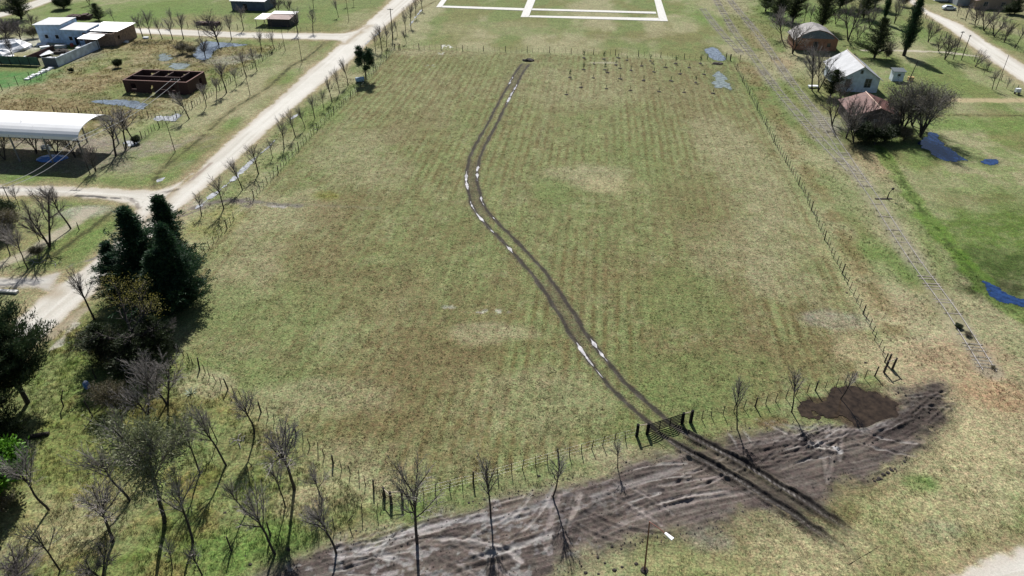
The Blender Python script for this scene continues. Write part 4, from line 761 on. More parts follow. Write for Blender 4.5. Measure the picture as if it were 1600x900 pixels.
# blue washed house with two skillion roofs
r = B_('blue_house', 'pale blue washed house with two sloping grey roofs behind the walled yard', 'house', -156.5, 182.2)
m = MB(); m.hexa([(0, 0, 0), (8.2, 0, 0), (8.2, 6.5, 0), (0, 6.5, 0)], [(0, 0, 4.7), (8.2, 0, 5.0), (8.2, 6.5, 5.3), (0, 6.5, 5.0)]); m.build('wall', BLUEW, r)
m = MB(); m.hexa([(8.21, -1.2, 0), (16.0, -1.2, 0), (16.0, 5, 0), (8.21, 5, 0)], [(8.21, -1.2, 4.0), (16, -1.2, 4.0), (16, 5, 4.3), (8.21, 5, 4.3)]); m.build('wall', BLUEW, r)
V, F_ = corrugated([(-.4, -.5, 4.85), (8.3, -.5, 5.15), (8.3, 6.9, 5.5), (-.4, 6.9, 5.2)], 22); mesh_obj('roof', V, F_, ZINC, r)
V, F_ = corrugated([(8.4, -1.6, 4.12), (16.4, -1.6, 4.12), (16.4, 5.3, 4.5), (8.4, 5.3, 4.5)], 22); mesh_obj('roof', V, F_, ZINC, r)
for x, z, y in ((2.0, 1.2, -.03), (5.2, 1.2, -.03), (10.2, 1.2, -1.23), (13.2, 1.2, -1.23)):
    wn = MB().box(x, x + 1.0, y, y + .02, z, z + 1.0).build('window', DARK, r); mm = MB(); mm.box(x - .08, x, y - .02, y + .02, z - .08, z + 1.08).box(x + 1, x + 1.08, y - .02, y + .02, z - .08, z + 1.08).box(x, x + 1, y - .02, y + .02, z + 1, z + 1.08).box(x, x + 1, y - .02, y + .02, z - .08, z); mm.build('frame', WPAINT, wn)
MB().box(11.8, 12.7, -1.24, -1.21, .02, 2.05).build('door', DARK, r)
r = B_('storage_hall', 'low brick hall with a bright white sheet roof by the far lane', 'hall', -141.6, 180.6)
m = MB(); wall_open(m, 9.0, 9.3, 0, 10.0, 0, 3.6, [(1.5, 2.5, 1.6, 2.5)], 'y'); m.box(0, 8.99, 0, .3, 0, 3.4).box(0, 8.99, 9.7, 10, 0, 3.4).box(0, .3, .31, 9.69, 0, 3.4); m.build('wall', mat('old_brick', (.24, .17, .13), .9, var=.35, vscale=2), r)
V, F_ = corrugated([(-.3, 1.2, 3.75), (9.8, 1.2, 3.75), (9.8, 10.6, 3.95), (-.3, 10.6, 3.95)], 26); mesh_obj('roof', V, F_, WROOF, r)
V, F_ = corrugated([(1.2, -4.2, 3.0), (7.0, -4.2, 2.9), (7.0, 1.0, 3.3), (1.2, 1.0, 3.4)], 16); mesh_obj('lean_to_roof', V, F_, WROOF, r)
[MB().box(x, x + .12, -4.0, -3.88, 0, 2.9).build('lean_to_post', WOOD, r) for x in (1.4, 4, 6.6)]
m = MB(); m.box(9.31, 13.2, 9.0, 9.2, 0, .02); 

yw = B_('yard_wall', 'whitewashed yard wall with flaking patches along the weedy lot', 'wall', -136.0, 161.0); m = MB(); m.box(0, .25, 0, 17.2, 0, 2.3); m.build('wall', mat('whitewash', (.50, .56, .63), .85, var=.3, vscale=.8), yw)
m = MB(); m.box(-3.8, -.01, 0, .2, 0, 2.2); m.build('return_wall', mat('dark_plaster', (.10, .11, .13), .9, var=.3), yw)
yf = B_('mesh_screen', 'green mesh screen fence behind the small green pitch', 'fence', -141.0, 161.2); m = MB(); m.box(-22, 0, 0, .04, .1, 2.2); m.build('mesh', GREENM, yf)
p0 = None
for i in range(9):
    if p0 is None: p0 = MB().box(-.06, .06, -.08, -.01, 0, 2.4).build('post', WOOD, yf); o = p0
    else: o = p0.copy(); COL.objects.link(o)
    o.location = (-i * 2.7 - .1, 0, 0)
rw = B_('brick_wall', 'low dark red brick wall inside the cluttered yard', 'wall', -146.5, 163.5); MB().box(-.25, 0, 0, 11, 0, 1.5).build('wall', BRICK, rw)
# yard clutter
def junk(b, a, kind, lb, s=1.0, mt=None, rz=0):
    x, y = W(b, a)
    if kind == 'crate':
        m = MB().box(-s, s, -s * .6, s * .6, .08, .6 * s).box(-s, -s * .8, -s * .6, s * .6, 0, .08).box(s * .8, s, -s * .6, s * .6, 0, .08).box(-s * 1.05, s * 1.05, -s * .65, s * .65, .6 * s, .66 * s)
    elif kind == 'drum': m = MB().tube([(0, 0, 0), (0, 0, .02), (0, 0, .3), (0, 0, .32), (0, 0, .34), (0, 0, .6), (0, 0, .62), (0, 0, .9)], [.28 * s, .3 * s, .3 * s, .32 * s, .3 * s, .3 * s, .32 * s, .29 * s], 14)
    elif kind == 'sheet': m = MB().slab([(-s, -s * .7, .5), (s, -s * .7, .6), (s, s * .7, .9), (-s, s * .7, .8)], .04).box(-s * .9, -s * .8, -s * .6, -s * .5, 0, .46).box(s * .8, s * .9, -s * .6, -s * .5, 0, .56).box(s * .8, s * .9, s * .5, s * .6, 0, .84).box(-s * .9, -s * .8, s * .5, s * .6, 0, .74)
    elif kind == 'heap': m = MB().blob((0, 0, 0), (s * 1.3, s, .55 * s), int(b * 7) % 97, 13, 5, True)
    o = m.build({'crate': 'crate', 'drum': 'drum', 'sheet': 'sheet_table', 'heap': 'heap'}[kind], mt or WPAINT); o.location = (x, y, 0); o.rotation_euler = (0, 0, rz); tag(o, lb, {'crate': 'crate', 'drum': 'drum', 'sheet': 'table', 'heap': 'heap'}[kind])
junk(-140.2, 177.3, 'sheet', 'white sheet table just in front of the blue house', 1.6, TARP)
junk(-144.6, 179.0, 'drum', 'red drum standing before the blue house wall', 1.5, RED)
junk(-146.8, 177.5, 'crate', 'pale grey crate left of the red drum in the yard', 1.3, ZINC, .3)
junk(-150.5, 176, 'crate', 'white chest near the left end of the walled yard', 1.1, WPAINT, .6)
junk(-153.2, 178.5, 'sheet', 'white covered bench at the far left corner of the blue house', 1.3, TARP, .2)
junk(-143.5, 173, 'heap', 'dark scrap heap in the middle of the yard', 1.8, SOIL)
junk(-146.0, 170, 'sheet', 'pale board table beside the low red brick wall', 1.7, TARP, .9)
junk(-140.0, 169.5, 'crate', 'dull zinc box inside the whitewashed wall', 1.0, ZINC, .1)
junk(-142.0, 166.5, 'heap', 'pale rubble heap inside the yard corner', 1.4, TARP)
junk(-148.6, 166, 'drum', 'white barrel next to the green mesh screen', 1.3, WPAINT)
junk(-160, 175, 'heap', 'large white tarpaulin heap left of the yard', 4.2, TARP)
junk(-158, 168.5, 'heap', 'grey white rubble heap beside the mesh screen', 2.8, TARP)
junk(-165, 171, 'heap', 'flat pale heap at the left picture edge', 2.6, TARP)
junk(-132.2, 184.4, 'crate', 'white box outside the brick hall wall', .8, WPAINT); junk(-129.0, 189.5, 'crate', 'small white bin on the grass by the lane', .7, WPAINT)
m = MB(); x, y = W(-142, 152.5)
for i in range(8): m.box(-.6, .5, i * 1.25, i * 1.25 + .9, 0, .35 + .1 * (i % 3))
o = m.build('kerb_blocks', TARP); o.location = (*W(-136.4, 150.0), 0); o.rotation_euler = (0, 0, -AZ + .02); tag(o, 'line of pale concrete blocks edging the green pitch', 'kerb')
# small shed by the lane
r = B_('garden_shed', 'small black shed with brown and white sheet roofs by the far lane', 'shed', -103.2, 206.5)
m = MB(); m.box(3.6, 10.6, .3, .5, 0, 2.3).box(10.4, 10.6, .51, 7.2, 0, 2.4).box(3.6, 10.39, 7.0, 7.2, 0, 2.6).box(3.6, 3.8, .51, 6.99, 0, 2.4); m.build('wall', mat('tarred_wall', (.035, .035, .04), .8, var=.4), r)
V, F_ = corrugated([(3.4, -.2, 2.42), (10.9, -.2, 2.42), (10.9, 4.6, 2.75), (3.4, 4.6, 2.75)], 20); mesh_obj('roof', V, F_, BROWNR, r)
V, F_ = corrugated([(3.2, 4.7, 2.9), (11.0, 4.7, 2.9), (11.0, 7.5, 3.05), (3.2, 7.5, 3.05)], 20); mesh_obj('roof', V, F_, WROOF, r)
V, F_ = corrugated([(-.2, -.2, 2.3), (3.3, -.2, 2.3), (3.3, 6.0, 2.6), (-.2, 6.0, 2.6)], 10); mesh_obj('canopy', V, F_, WROOF, r)
[MB().box(x, x + .12, y, y + .12, 0, 2.28).build('canopy_post', WOODP, r) for x in (0, 2.8) for y in (0, 5.4)]
# brick stacks
def stack(b, a, lx, ly, h, lb, rz=0):
    rnd = random.Random(int(b)); m = MB(); n_ = int(lx / .9)
    for i in range(n_): m.box(i * .9, i * .9 + .84, 0, ly, 0, h * rnd.uniform(.7, 1.05))
    o = m.build('brick_stack', BRICK); o.location = (*W(b, a), 0); o.rotation_euler = (0, 0, -AZ + rz); tag(o, lb, 'bricks')
stack(-166, 207, 7.5, 2.6, 1.5, 'stack of dark red bricks on the grass behind the blue house', .25)
stack(-122.5, 206, 7.5, 2.0, .9, 'low long brick stack in rough grass left of the small shed'); 
# blue building at the top edge
r = B_('blue_barn', 'long blue grey barn cut by the top picture edge', 'barn', -120.5, 226.5)
MB().box(0, 11.5, 0, 9, 0, 2.9).build('wall', mat('slate_blue', (.07, .10, .16), .7, var=.3, vscale=.7), r); V, F_ = corrugated([(-.4, -.4, 3.0), (11.9, -.4, 3.0), (11.9, 9.4, 3.6), (-.4, 9.4, 3.6)], 24); mesh_obj('roof', V, F_, ZINC, r)
MB().box(4, 5.4, -.03, -.003, 0, 2.1).build('door', DARK, r)

# white gabled station house
def gable_house(name, label, b, a, Wd, Ln, he, hr, wall, roof, oh=.5, front=None, asym=None, ridge=None):
    r = B_(name, label, 'house', b, a); xr = asym or Wd / 2
    MB().prism([(0, 0), (Wd, 0), (Wd, he), (xr, hr), (0, he)], 0, Ln).build('wall', wall, r)
    k1 = (hr - he) / xr; k2 = (hr - he) / (Wd - xr); z = .08
    V, F_ = corrugated([(-oh, -oh, he - k1 * oh + z), (-oh, Ln + oh, he - k1 * oh + z), (xr, Ln + oh, hr + z), (xr, -oh, hr + z)], int(Ln * 2)); mesh_obj('roof', V, F_, roof, r)
    V, F_ = corrugated([(Wd + oh, -oh, he - k2 * oh + z), (Wd + oh, Ln + oh, he - k2 * oh + z), (xr, Ln + oh, hr + z), (xr, -oh, hr + z)], int(Ln * 2)); mesh_obj('roof', V, F_, roof, r)
    MB().tube([(xr, -oh - .02, hr + z + .03), (xr, Ln + oh, hr + z + .03)], .12, 6).build('ridge_cap', ridge or WOODP, r); return r
def window(r, x, z, w_, h_, y=-.02, bars=True):
    wn = MB().box(x, x + w_, y, y + .015, z, z + h_).build('window', GLASS, r); m = MB(); f = .09
    m.box(x - f, x, y - .03, y + .015, z - f, z + h_ + f).box(x + w_, x + w_ + f, y - .03, y + .015, z - f, z + h_ + f).box(x, x + w_, y - .03, y + .015, z + h_, z + h_ + f).box(x, x + w_, y - .03, y + .015, z - f, z)
    if bars: m.box(x + w_ / 2 - .03, x + w_ / 2 + .03, y - .025, y - .003, z, z + h_).box(x, x + w_ / 2 - .031, y - .025, y - .003, z + h_ * .5, z + h_ * .5 + .05).box(x + w_ / 2 + .031, x + w_, y - .025, y - .003, z + h_ * .5, z + h_ * .5 + .05)
    m.build('frame', mat('grey_frame', (.25, .27, .3), .7) if 'grey_frame' not in bpy.data.materials else bpy.data.materials['grey_frame'], wn)
r = gable_house('station_house', 'white gabled house with a grey sheet roof beside the railway', 56.6, 164.7, 8.6, 13.2, 3.2, 5.9, BLUEWH := mat('pale_wash', (.60, .68, .78), .8, var=.22, vscale=.9), ZINC, .6, ridge=WOODP)
window(r, 5.5, 1.2, 1.3, 1.9); window(r, 4.0, 4.3, .45, .7, bars=False); window(r, 1.2, 1.2, 1.1, 1.7)
r = gable_house('red_roof_house', 'small dark house with a rusty red roof among bare trees', 52.9, 141.3, 9.4, 9.2, 2.7, 4.4, mat('dark_wall', (.10, .085, .08), .85, var=.3), RUST, .5, ridge=mat('pale_ridge', (.55, .38, .30), .7))
window(r, 1.6, 1.0, 1.0, 1.2); window(r, 6.4, 1.0, 1.0, 1.2); MB().box(4.1, 5.1, -.03, -.003, 0, 2.05).build('door', WPAINT, r)
r = B_('brick_barn', 'old barn with a worn barrel shaped roof and red brick gable', 'barn', 53.9, 199.3); W_, L_2 = 11.2, 8.0
prof = [(0, 3.0), (1.6, 4.2), (3.6, 5.1), (5.6, 5.5), (7.6, 5.1), (9.6, 4.2), (11.2, 3.0)]
MB().prism([(0, 0), (W_, 0)] + prof[::-1], 0, L_2).build('wall', mat('barn_brick', (.30, .15, .09), .9, var=.3, vscale=1), r)
for (x0, z0), (x1, z1) in zip(prof[:-1], prof[1:]):
    V, F_ = corrugated([(x0 - (.4 if x0 == 0 else 0), -.5, z0 + .08 - (.28 if x0 == 0 else 0)), (x0 - (.4 if x0 == 0 else 0), L_2 + .5, z0 + .08 - (.28 if x0 == 0 else 0)), (x1 + (.4 if x1 == W_ else 0), L_2 + .5, z1 + .08 - (.28 if x1 == W_ else 0)), (x1 + (.4 if x1 == W_ else 0), -.5, z1 + .08 - (.28 if x1 == W_ else 0))], 16); mesh_obj('roof', V, F_, GREYR, r)
MB().prism([(.8, 3.2), (10.4, 3.2), (9.4, 4.1), (7.5, 4.95), (5.6, 5.35), (3.7, 4.95), (1.8, 4.1)], -.06, -.003).build('gable_board', mat('grey_board', (.12, .15, .18), .8, var=.3), r)
MB().box(4.9, 6.2, -.04, -.003, 0, 2.4).build('door', WOOD, r); MB().box(8.6, 9.5, -.04, -.003, 1.1, 2.1).build('window', GLASS, r)
r = B_('outhouse', 'tiny white outhouse with a dark slanted roof on the meadow', 'outhouse', 71.6, 174.0)
MB().hexa([(0, 0, 0), (2.5, 0, 0), (2.5, 2.1, 0), (0, 2.1, 0)], [(0, 0, 2.3), (2.5, 0, 2.3), (2.5, 2.1, 2.5), (0, 2.1, 2.5)]).build('wall', bpy.data.materials['pale_wash'], r)
MB().slab([(-.25, -.25, 2.42), (2.75, -.25, 2.42), (2.75, 2.35, 2.66), (-.25, 2.35, 2.66)], .08).build('roof', mat('slate', (.07, .09, .10), .6), r); window(r, 1.0, 1.3, .55, .5, bars=False)
o = MB().box(-.6, .6, -.4, .4, .05, .9).box(-.65, .65, -.45, .45, .9, .97).box(-.6, -.5, -.4, .4, 0, .05).box(.5, .6, -.4, .4, 0, .05).build('ochre_cabinet', YEL); o.location = (*W(76.2, 175.0), 0); o.rotation_euler = (0, 0, -AZ); tag(o, 'ochre box standing right beside the white outhouse', 'cabinet')
# houses by the east road, top edge
b0, a0 = G(1478, 4); r = B_('white_house', 'bright white house at the top edge behind the parked car', 'house', b0 - 3, a0 + 2)
MB().box(0, 9.0, 0, 9, 0, 3.4).build('wall', WROOF, r); MB().slab([(-.4, -.4, 3.5), (9.4, -.4, 3.5), (9.4, 9.4, 3.8), (-.4, 9.4, 3.8)], .1).build('roof', ZINC, r); MB().box(6.2, 7.3, -.03, -.003, 0, 2.3).build('door', mat('blue_door', (.12, .16, .25), .6), r)
b0, a0 = G(1494, 9); r = B_('grey_house', 'grey house between the white house and the brown roofed house', 'house', b0, a0)
MB().box(0, 7.2, 0, 8, 0, 3.3).build('wall', mat('grey_wall', (.28, .31, .34), .8, var=.2), r); MB().slab([(-.3, -.3, 3.4), (7.6, -.3, 3.4), (7.6, 8.4, 3.8), (-.3, 8.4, 3.8)], .1).build('roof', GREYR, r); MB().box(5.3, 6.3, -.03, -.003, 0, 2.1).build('door', DARK, r)
b0, a0 = G(1522, 14); r = gable_house('brown_roof_house', 'low house with a brown roof behind the row of east trees', b0, a0, 13, 9, 2.7, 4.3, mat('tan_wall', (.33, .25, .2), .85, var=.2), BROWNR, .5); window(r, 2.5, 1, 1.2, 1.2); window(r, 8, 1, 1.2, 1.2)
b0, a0 = G(1573, 12); o = MB().slab([(-2.4, -1.6, 2.2), (2.4, -1.6, 2.2), (2.4, 1.6, 2.5), (-2.4, 1.6, 2.5)], .08).box(-2.3, -2.2, -1.5, -1.4, 0, 2.1).box(2.2, 2.3, -1.5, -1.4, 0, 2.1).box(-2.3, -2.2, 1.4, 1.5, 0, 2.35).box(2.2, 2.3, 1.4, 1.5, 0, 2.35).box(-1.8, 1.8, -.9, .9, .3, 1.4).build('carport', WPAINT); o.location = (*W(b0, a0), 0); tag(o, 'pale blue white carport at the far right top corner', 'carport')

# ------------------------------------------------------------------ parked car
x, y = P(1482, 15.5); car = thing('parked_car', 'silver blue hatchback parked on grass by the white house', 'car', (x, y), math.radians(-8))
side = [(-2.05, .32), (2.05, .32), (2.1, .62), (1.95, .82), (1.15, .95), (.55, 1.42), (-1.1, 1.46), (-1.85, 1.0), (-2.1, .9)]
body = MB(); n = len(side)
for yy, s in ((-.82, .0), (-.86, 0), (.86, 0), (.82, 0)): pass
def loft(prof, ys_): 
    m = MB(); k = len(prof)
    for yv, inset in ys_:
        for px, pz in prof:
            sx = inset if pz > 1.0 else 0; m.v.append((px * (1 - sx * .15), yv * (1 - (.22 if pz > 1.2 else 0)), pz))
    for j in range(len(ys_) - 1):
        for i in range(k): a = j * k + i; b = j * k + (i + 1) % k; m.f.append((a, b, b + k, a + k))
    m.f.append(tuple(reversed(range(k)))); m.f.append(tuple(range((len(ys_) - 1) * k, len(ys_) * k))); return m
loft(side, [(-.85, 0), (-.4, 0), (.4, 0), (.85, 0)]).build('body', CARP, car)
m = MB(); m.prism([(.98, 1.0), (.5, 1.36), (-1.05, 1.39), (-1.65, 1.02)], -.80, -.79); m.v = [(a, b * (1.09 if c < 1.1 else .90), c) for a, b, c in m.v]; m.build('window', GLASS, car)
m = MB(); m.prism([(.98, 1.0), (.5, 1.36), (-1.05, 1.39), (-1.65, 1.02)], .79, .80); m.v = [(a, b * (1.09 if c < 1.1 else .90), c) for a, b, c in m.v]; m.build('window', GLASS, car)
MB().hexa([(1.16, -.72, .965), (1.16, .72, .965), (.60, .60, 1.39), (.60, -.60, 1.39)], [(1.19, -.72, .98), (1.19, .72, .98), (.63, .60, 1.41), (.63, -.60, 1.41)]).build('windscreen', GLASS, car)
wp = None
for wx in (-1.3, 1.3):
    for wy in (-.82, .82):
        if wp is None: wp = MB().tube([(0, -.11, 0), (0, .11, 0)], .32, 16).build('wheel', TYRE, car); o = wp; rim = MB().tube([(0, -.12, 0), (0, .12, 0)], .19, 12).build('rim', ZINC, wp)
        else: o = wp.copy(); COL.objects.link(o); q = rim.copy(); COL.objects.link(q); q.parent = o
        o.location = (wx, wy, .32)
for wy in (-.6, .6): MB().box(2.06, 2.12, wy - .16, wy + .16, .62, .76).build('headlight', WPAINT, car)

# ------------------------------------------------------------------ street furniture
def pole(name, label, u, v, h, arm=None, r0=.11, material=WOOD, lean=(0, 0), cat='utility pole', group=None):
    x, y = P(u, v); r = thing(name, label, cat, (x, y), 0, group); MB().tube([(0, 0, 0), (lean[0] * h * .5, lean[1] * h * .5, h * .5), (lean[0] * h, lean[1] * h, h)], [r0, r0 * .85, r0 * .65], 8).build('pole', material, r)
    if arm:
        m = MB(); m.box(-arm, arm, -.05, .05, h - .35, h - .23); m.build('crossarm', WOOD, r)
        for s in (-arm * .9, -arm * .3, arm * .3, arm * .9): m = MB(); m.tube([(s, 0, h - .23), (s, 0, h - .05)], .045, 6); m.build('insulator', WPAINT, r)
    return r
x, y = P(1007, 891); lamp = thing('street_lamp', 'tall thin rusty street lamp with a white head at the bottom edge', 'street lamp', (x, y)); h = tall(1007, 891, 815)
tx, ty = P(1015, 815, h); tx -= x; ty -= y; hx, hy = P(1039, 833, h + .1); hx -= x; hy -= y
MB().tube([(0, 0, 0), (tx * .5, ty * .5, h * .5), (tx, ty, h)], [.085, .065, .05], 8).build('pole', RPOLE, lamp)
MB().tube([(tx, ty, h - .04), ((tx + hx) / 2, (ty + hy) / 2, h + .08), (hx, hy, h + .1)], .04, 6).build('arm', RPOLE, lamp)
d = Vector((hx - tx, hy - ty, 0)).normalized(); nv = Vector((-d.y, d.x, 0)); hp = Vector((hx, hy, h + .1)); m = MB()
b = [hp - nv * .09 + Vector((0, 0, -.06)), hp + nv * .09 + Vector((0, 0, -.06)), hp + d * .75 + nv * .15 + Vector((0, 0, -.06)), hp + d * .75 - nv * .15 + Vector((0, 0, -.06))]; tq = [q + Vector((0, 0, .13)) for q in b]
m.hexa([tuple(q) for q in b], [tuple(q) for q in tq]); m.build('lamp_head', LAMPW, lamp); MB().blob((0, 0, 0), (.35, .35, .18), 4, 10, 4, True).build('base', SOIL, lamp)
PL = [(274, 238, 5.9, 'utility pole at the ditch bend near the white arched shelter'), (391, 149, 5.2, 'thin utility pole in the verge opposite the spiky dark tree'), (472, 98, 7.0, 'thin utility pole in the verge nearest the far lane'),
      (446, 79, 5.5, 'short pole by the corner of the weedy lot and lane'), (465, 52, 6.4, 'pole on the lane side right of the small black shed'), (381, 46, 6.4, 'pole behind the lane left of the small black shed'), (427, 55, 5.0, 'short pole on the lane directly before the small black shed'),
      (545, 32, 4.6, 'short pole in the verge near the top of the main road'), (1556, 140, 8, 'slanting pole beside the east road near the small white box')]
for u, v, h, lb in PL: pole('utility_pole', lb, u, v, h, None, .075, WOOD, (random.uniform(-.03, .03), 0))
pole('utility_pole', 'tall black pole among the roadside trees right of the main road', 614, 60, 8.2, .8, .15)
pole('utility_pole', 'leaning black pole beside the outhouse', 1419, 129, 5.2, None, .11, WOOD, (.12, 0))
pole('utility_pole', 'plain pole at the meadow edge below the east road', 1489, 93, 7.2, .5, .11)
pole('utility_pole', 'second pole with a dark cap at the meadow edge', 1502, 94, 6.4, .3, .11)
# two pale cables on short line poles
ln = [((288, 172), 290, 123), ((141, 272), 139, 218), ((26, 338), 22, 291)]; tops = []
for i, (bs, tu, tv) in enumerate(ln):
    h = tall(bs[0], bs[1], tv); X, Y = P(*bs); tops.append((X, Y, h)); pole('line_pole', ['grey cable pole beside the roofless brick shell', 'grey cable pole at the right end of the arched shelter shadow', 'grey cable pole at the left edge beside the side road'][i], bs[0], bs[1], h, .9, .09, WOOD, cat='cable pole')
def cable(a, b, lb, off):
    m = MB(); pts = []
    for i in range(13): t_ = i / 12; pts.append((a[0] + (b[0] - a[0]) * t_ + off, a[1] + (b[1] - a[1]) * t_, a[2] + (b[2] - a[2]) * t_ - 1.0 * math.sin(math.pi * t_) - .1))
    m.tube(pts, .035, 4); o = m.build('cable', CABLE); tag(o, lb, 'cable', 'pale overhead cables')
cable(tops[0], tops[1], 'upper overhead cable from the brick shell pole to the shelter pole', -.8); cable(tops[0], tops[1], 'lower overhead cable from the brick shell pole to the shelter pole', .8)
cable(tops[1], tops[2], 'upper overhead cable crossing the shelter shadow', -.8); cable(tops[1], tops[2], 'lower overhead cable crossing the shelter shadow', .8)
# railway point lever
x, y = P(1386, 311); r = thing('point_lever', 'black railway point lever on a plank beside the long track', 'lever', (x, y))
MB().tube([(0, 0, .0), (0, 0, .8), (.05, 0, 1.3)], [.12, .08, .06], 8).build('stand', WOOD, r); MB().tube([(.05, 0, 1.3), (.42, .1, 1.75)], .05, 6).build('handle', WOOD, r); MB().blob((.46, .1, 1.8), (.22, .22, .2), 3, 10, 6).build('weight', TYRE, r); MB().box(-2.0, .8, -.14, .14, 0, .12).build('plank', WOOD, r)
# blue barrel, blue tank, sign board, slab, heaps
x, y = P(137, 606); r = thing('blue_barrel', 'small blue plastic barrel standing on the grass beside the conifer shadow', 'barrel', (x, y)); MB().tube([(0, 0, 0), (0, 0, .05), (0, 0, .3), (0, 0, .33), (0, 0, .36), (0, 0, .62), (0, 0, .78), (0, 0, .84)], [.29, .33, .34, .36, .34, .33, .28, .2], 16).build('body', BLUEP, r); MB().tube([(0, 0, .841), (0, 0, .88)], .22, 14).build('lid', WPAINT, r)
x, y = P(563, 128); r = thing('water_tank', 'pale blue tank lying under the spiky dark tree', 'tank', (x, y), math.radians(25)); MB().tube([(-1.1, 0, .62), (-1.0, 0, .62), (0, 0, .62), (1.0, 0, .62), (1.1, 0, .62)], [.35, .58, .6, .58, .35], 16).build('body', PBLUE, r); MB().box(-.8, -.6, -.5, .5, 0, .16).build('foot', WOOD, r); MB().box(.6, .8, -.5, .5, 0, .16).build('foot', WOOD, r)
x, y = P(1552, 147); r = thing('white_box', 'small white box on legs beside the east road fence', 'box', (x + 1.4 * 0, y)); r.location = (*P(1588, 147), 0); MB().box(-.55, .55, -.35, .35, .5, 1.3).build('body', WPAINT, r); MB().box(-.5, -.4, -.3, .3, 0, .5).build('leg', WOOD, r); MB().box(.4, .5, -.3, .3, 0, .5).build('leg', WOOD, r)
o = MB().box(-1.5, 1.5, -.25, .25, .1, .35).box(-1.5, -1.2, -.25, .25, 0, .1).box(1.2, 1.5, -.25, .25, 0, .1).build('concrete_kerb', CONC); o.location = (*P(12, 457), 0); o.rotation_euler = (0, 0, -.1); tag(o, 'pale concrete culvert kerb at the left edge track', 'kerb')
x, y = P(826, 95); o = MB().blob((0, 0, 0), (1.6, 1.1, .55), 8, 16, 5, True).build('soil_heap', SOIL); o.location = (x, y, 0); tag(o, 'black soil heap at the far end of the wheel tracks', 'heap')
x, y = P(1121, 100); o = MB().blob((0, 0, 0), (1.5, .9, .4), 12, 14, 5, True).build('soil_heap', SOIL); o.location = (x, y, 0); tag(o, 'dark soil heap between the two corner puddles', 'heap')
x, y = P(1270, 137); o = MB().box(-1.1, 1.1, -.5, .5, .35, .5).box(-1, -.8, -.4, .4, 0, .35).box(.8, 1, -.4, .4, 0, .35).build('white_bench', WPAINT); o.location = (x, y, 0); tag(o, 'low white bench under the twin bare trees by the rails', 'bench')
# log, clods, white branches, agave
x, y = P(62, 682); o = MB().tube([(-.9, -.2, .2), (0, 0, .22), (.9, .25, .2)], [.2, .22, .19], 9).build('log', WOOD); o.location = (x, y, 0); tag(o, 'short dark log at the edge of the pine shadow', 'log')
def clods(lb, pts, s=.12, group='loose clods of soil'):
    for i, (u, v, k) in enumerate(pts):
        x, y = P(u, v); o = MB().blob((0, 0, 0), (s * k * 1.2, s * k, s * k * .7), i * 3 + int(u), 8, 4, True).build('soil_clod', SOIL); o.location = (x, y, .0); tag(o, lb, 'clod', lb + 's')
clods('dark soil clod on the grass left of the street lamp', [(915, 895, 1.2), (945, 880, .9), (960, 891, 1.5), (972, 886, 1), (994, 881, 1.3), (971, 858, 1), (935, 897, 1)])
clods('soil clod in the broken row at the lower mud edge', [(1366, 752, 1.2), (1373, 748, 1.6), (1380, 742, 1.6), (1387, 739, 1.3), (1393, 735, 1.4), (1398, 733, 1), (1370, 750, 1)], .14)
clods('dark clod beside the wire fence below the field', [(733, 786, 1), (739, 784, .8), (757, 781, 1.1), (686, 801, .9), (842, 744, 1.2), (450, 859, 1.8), (391, 882, 1.2)], .12)
clods('dark clod in the grass by the two lone posts', [(352, 802, 1.3), (1352, 567, 1), (1323, 458, 1), (384, 869, .8)], .15)
def deadwood(u, v, lb, n, s, seed):
    rnd = random.Random(seed); m = MB()
    for i in range(n):
        a = rnd.uniform(0, 6.28); L = s * rnd.uniform(.6, 1.2); x0, y0 = rnd.uniform(-.5, .5) * s, rnd.uniform(-.4, .4) * s
        m.tube([(x0, y0, .05), (x0 + math.cos(a) * L * .5, y0 + math.sin(a) * L * .5, .25 * s + .1), (x0 + math.cos(a) * L, y0 + math.sin(a) * L, .12)], [.05, .04, .02], 5)
    o = m.build('dead_branch', TWIGL); o.location = (*P(u, v), .0); tag(o, lb, 'branch')
deadwood(373, 690, 'bleached white branches lying between two crooked bare trees', 7, 1.0, 3); deadwood(490, 806, 'short bleached branch beside the dry straw patch', 3, .7, 5); deadwood(700, 300, 'x', 0, 1, 1) if False else None
deadwood(60, 408, 'pale branch pile under the bare trees left of the main road', 9, 1.6, 9); deadwood(88, 412, 'white scrap branches right of the pale branch pile', 4, .8, 10)
x, y = P(299, 616); r = thing('agave', 'pale spiky agave in the grass below the conifers', 'plant', (x, y)); m = MB()
for i in range(16):
    a = i * 2.4; e = .5 + .4 * (i % 3); L = .9; c, s = math.cos(a), math.sin(a); q = math.cos(e); z = math.sin(e)
    m.hexa([(c * .08 - s * .07, s * .08 + c * .07, .0), (c * .08 + s * .07, s * .08 - c * .07, .0), (c * L * q + .01, s * L * q, L * z), (c * L * q - .01, s * L * q, L * z)], [(c * .08 - s * .07, s * .08 + c * .07, .06), (c * .08 + s * .07, s * .08 - c * .07, .06), (c * L * q + .01, s * L * q, L * z + .02), (c * L * q - .01, s * L * q, L * z + .02)])
m.build('leaf', mat('agave_leaf', (.45, .52, .42), .6), r)
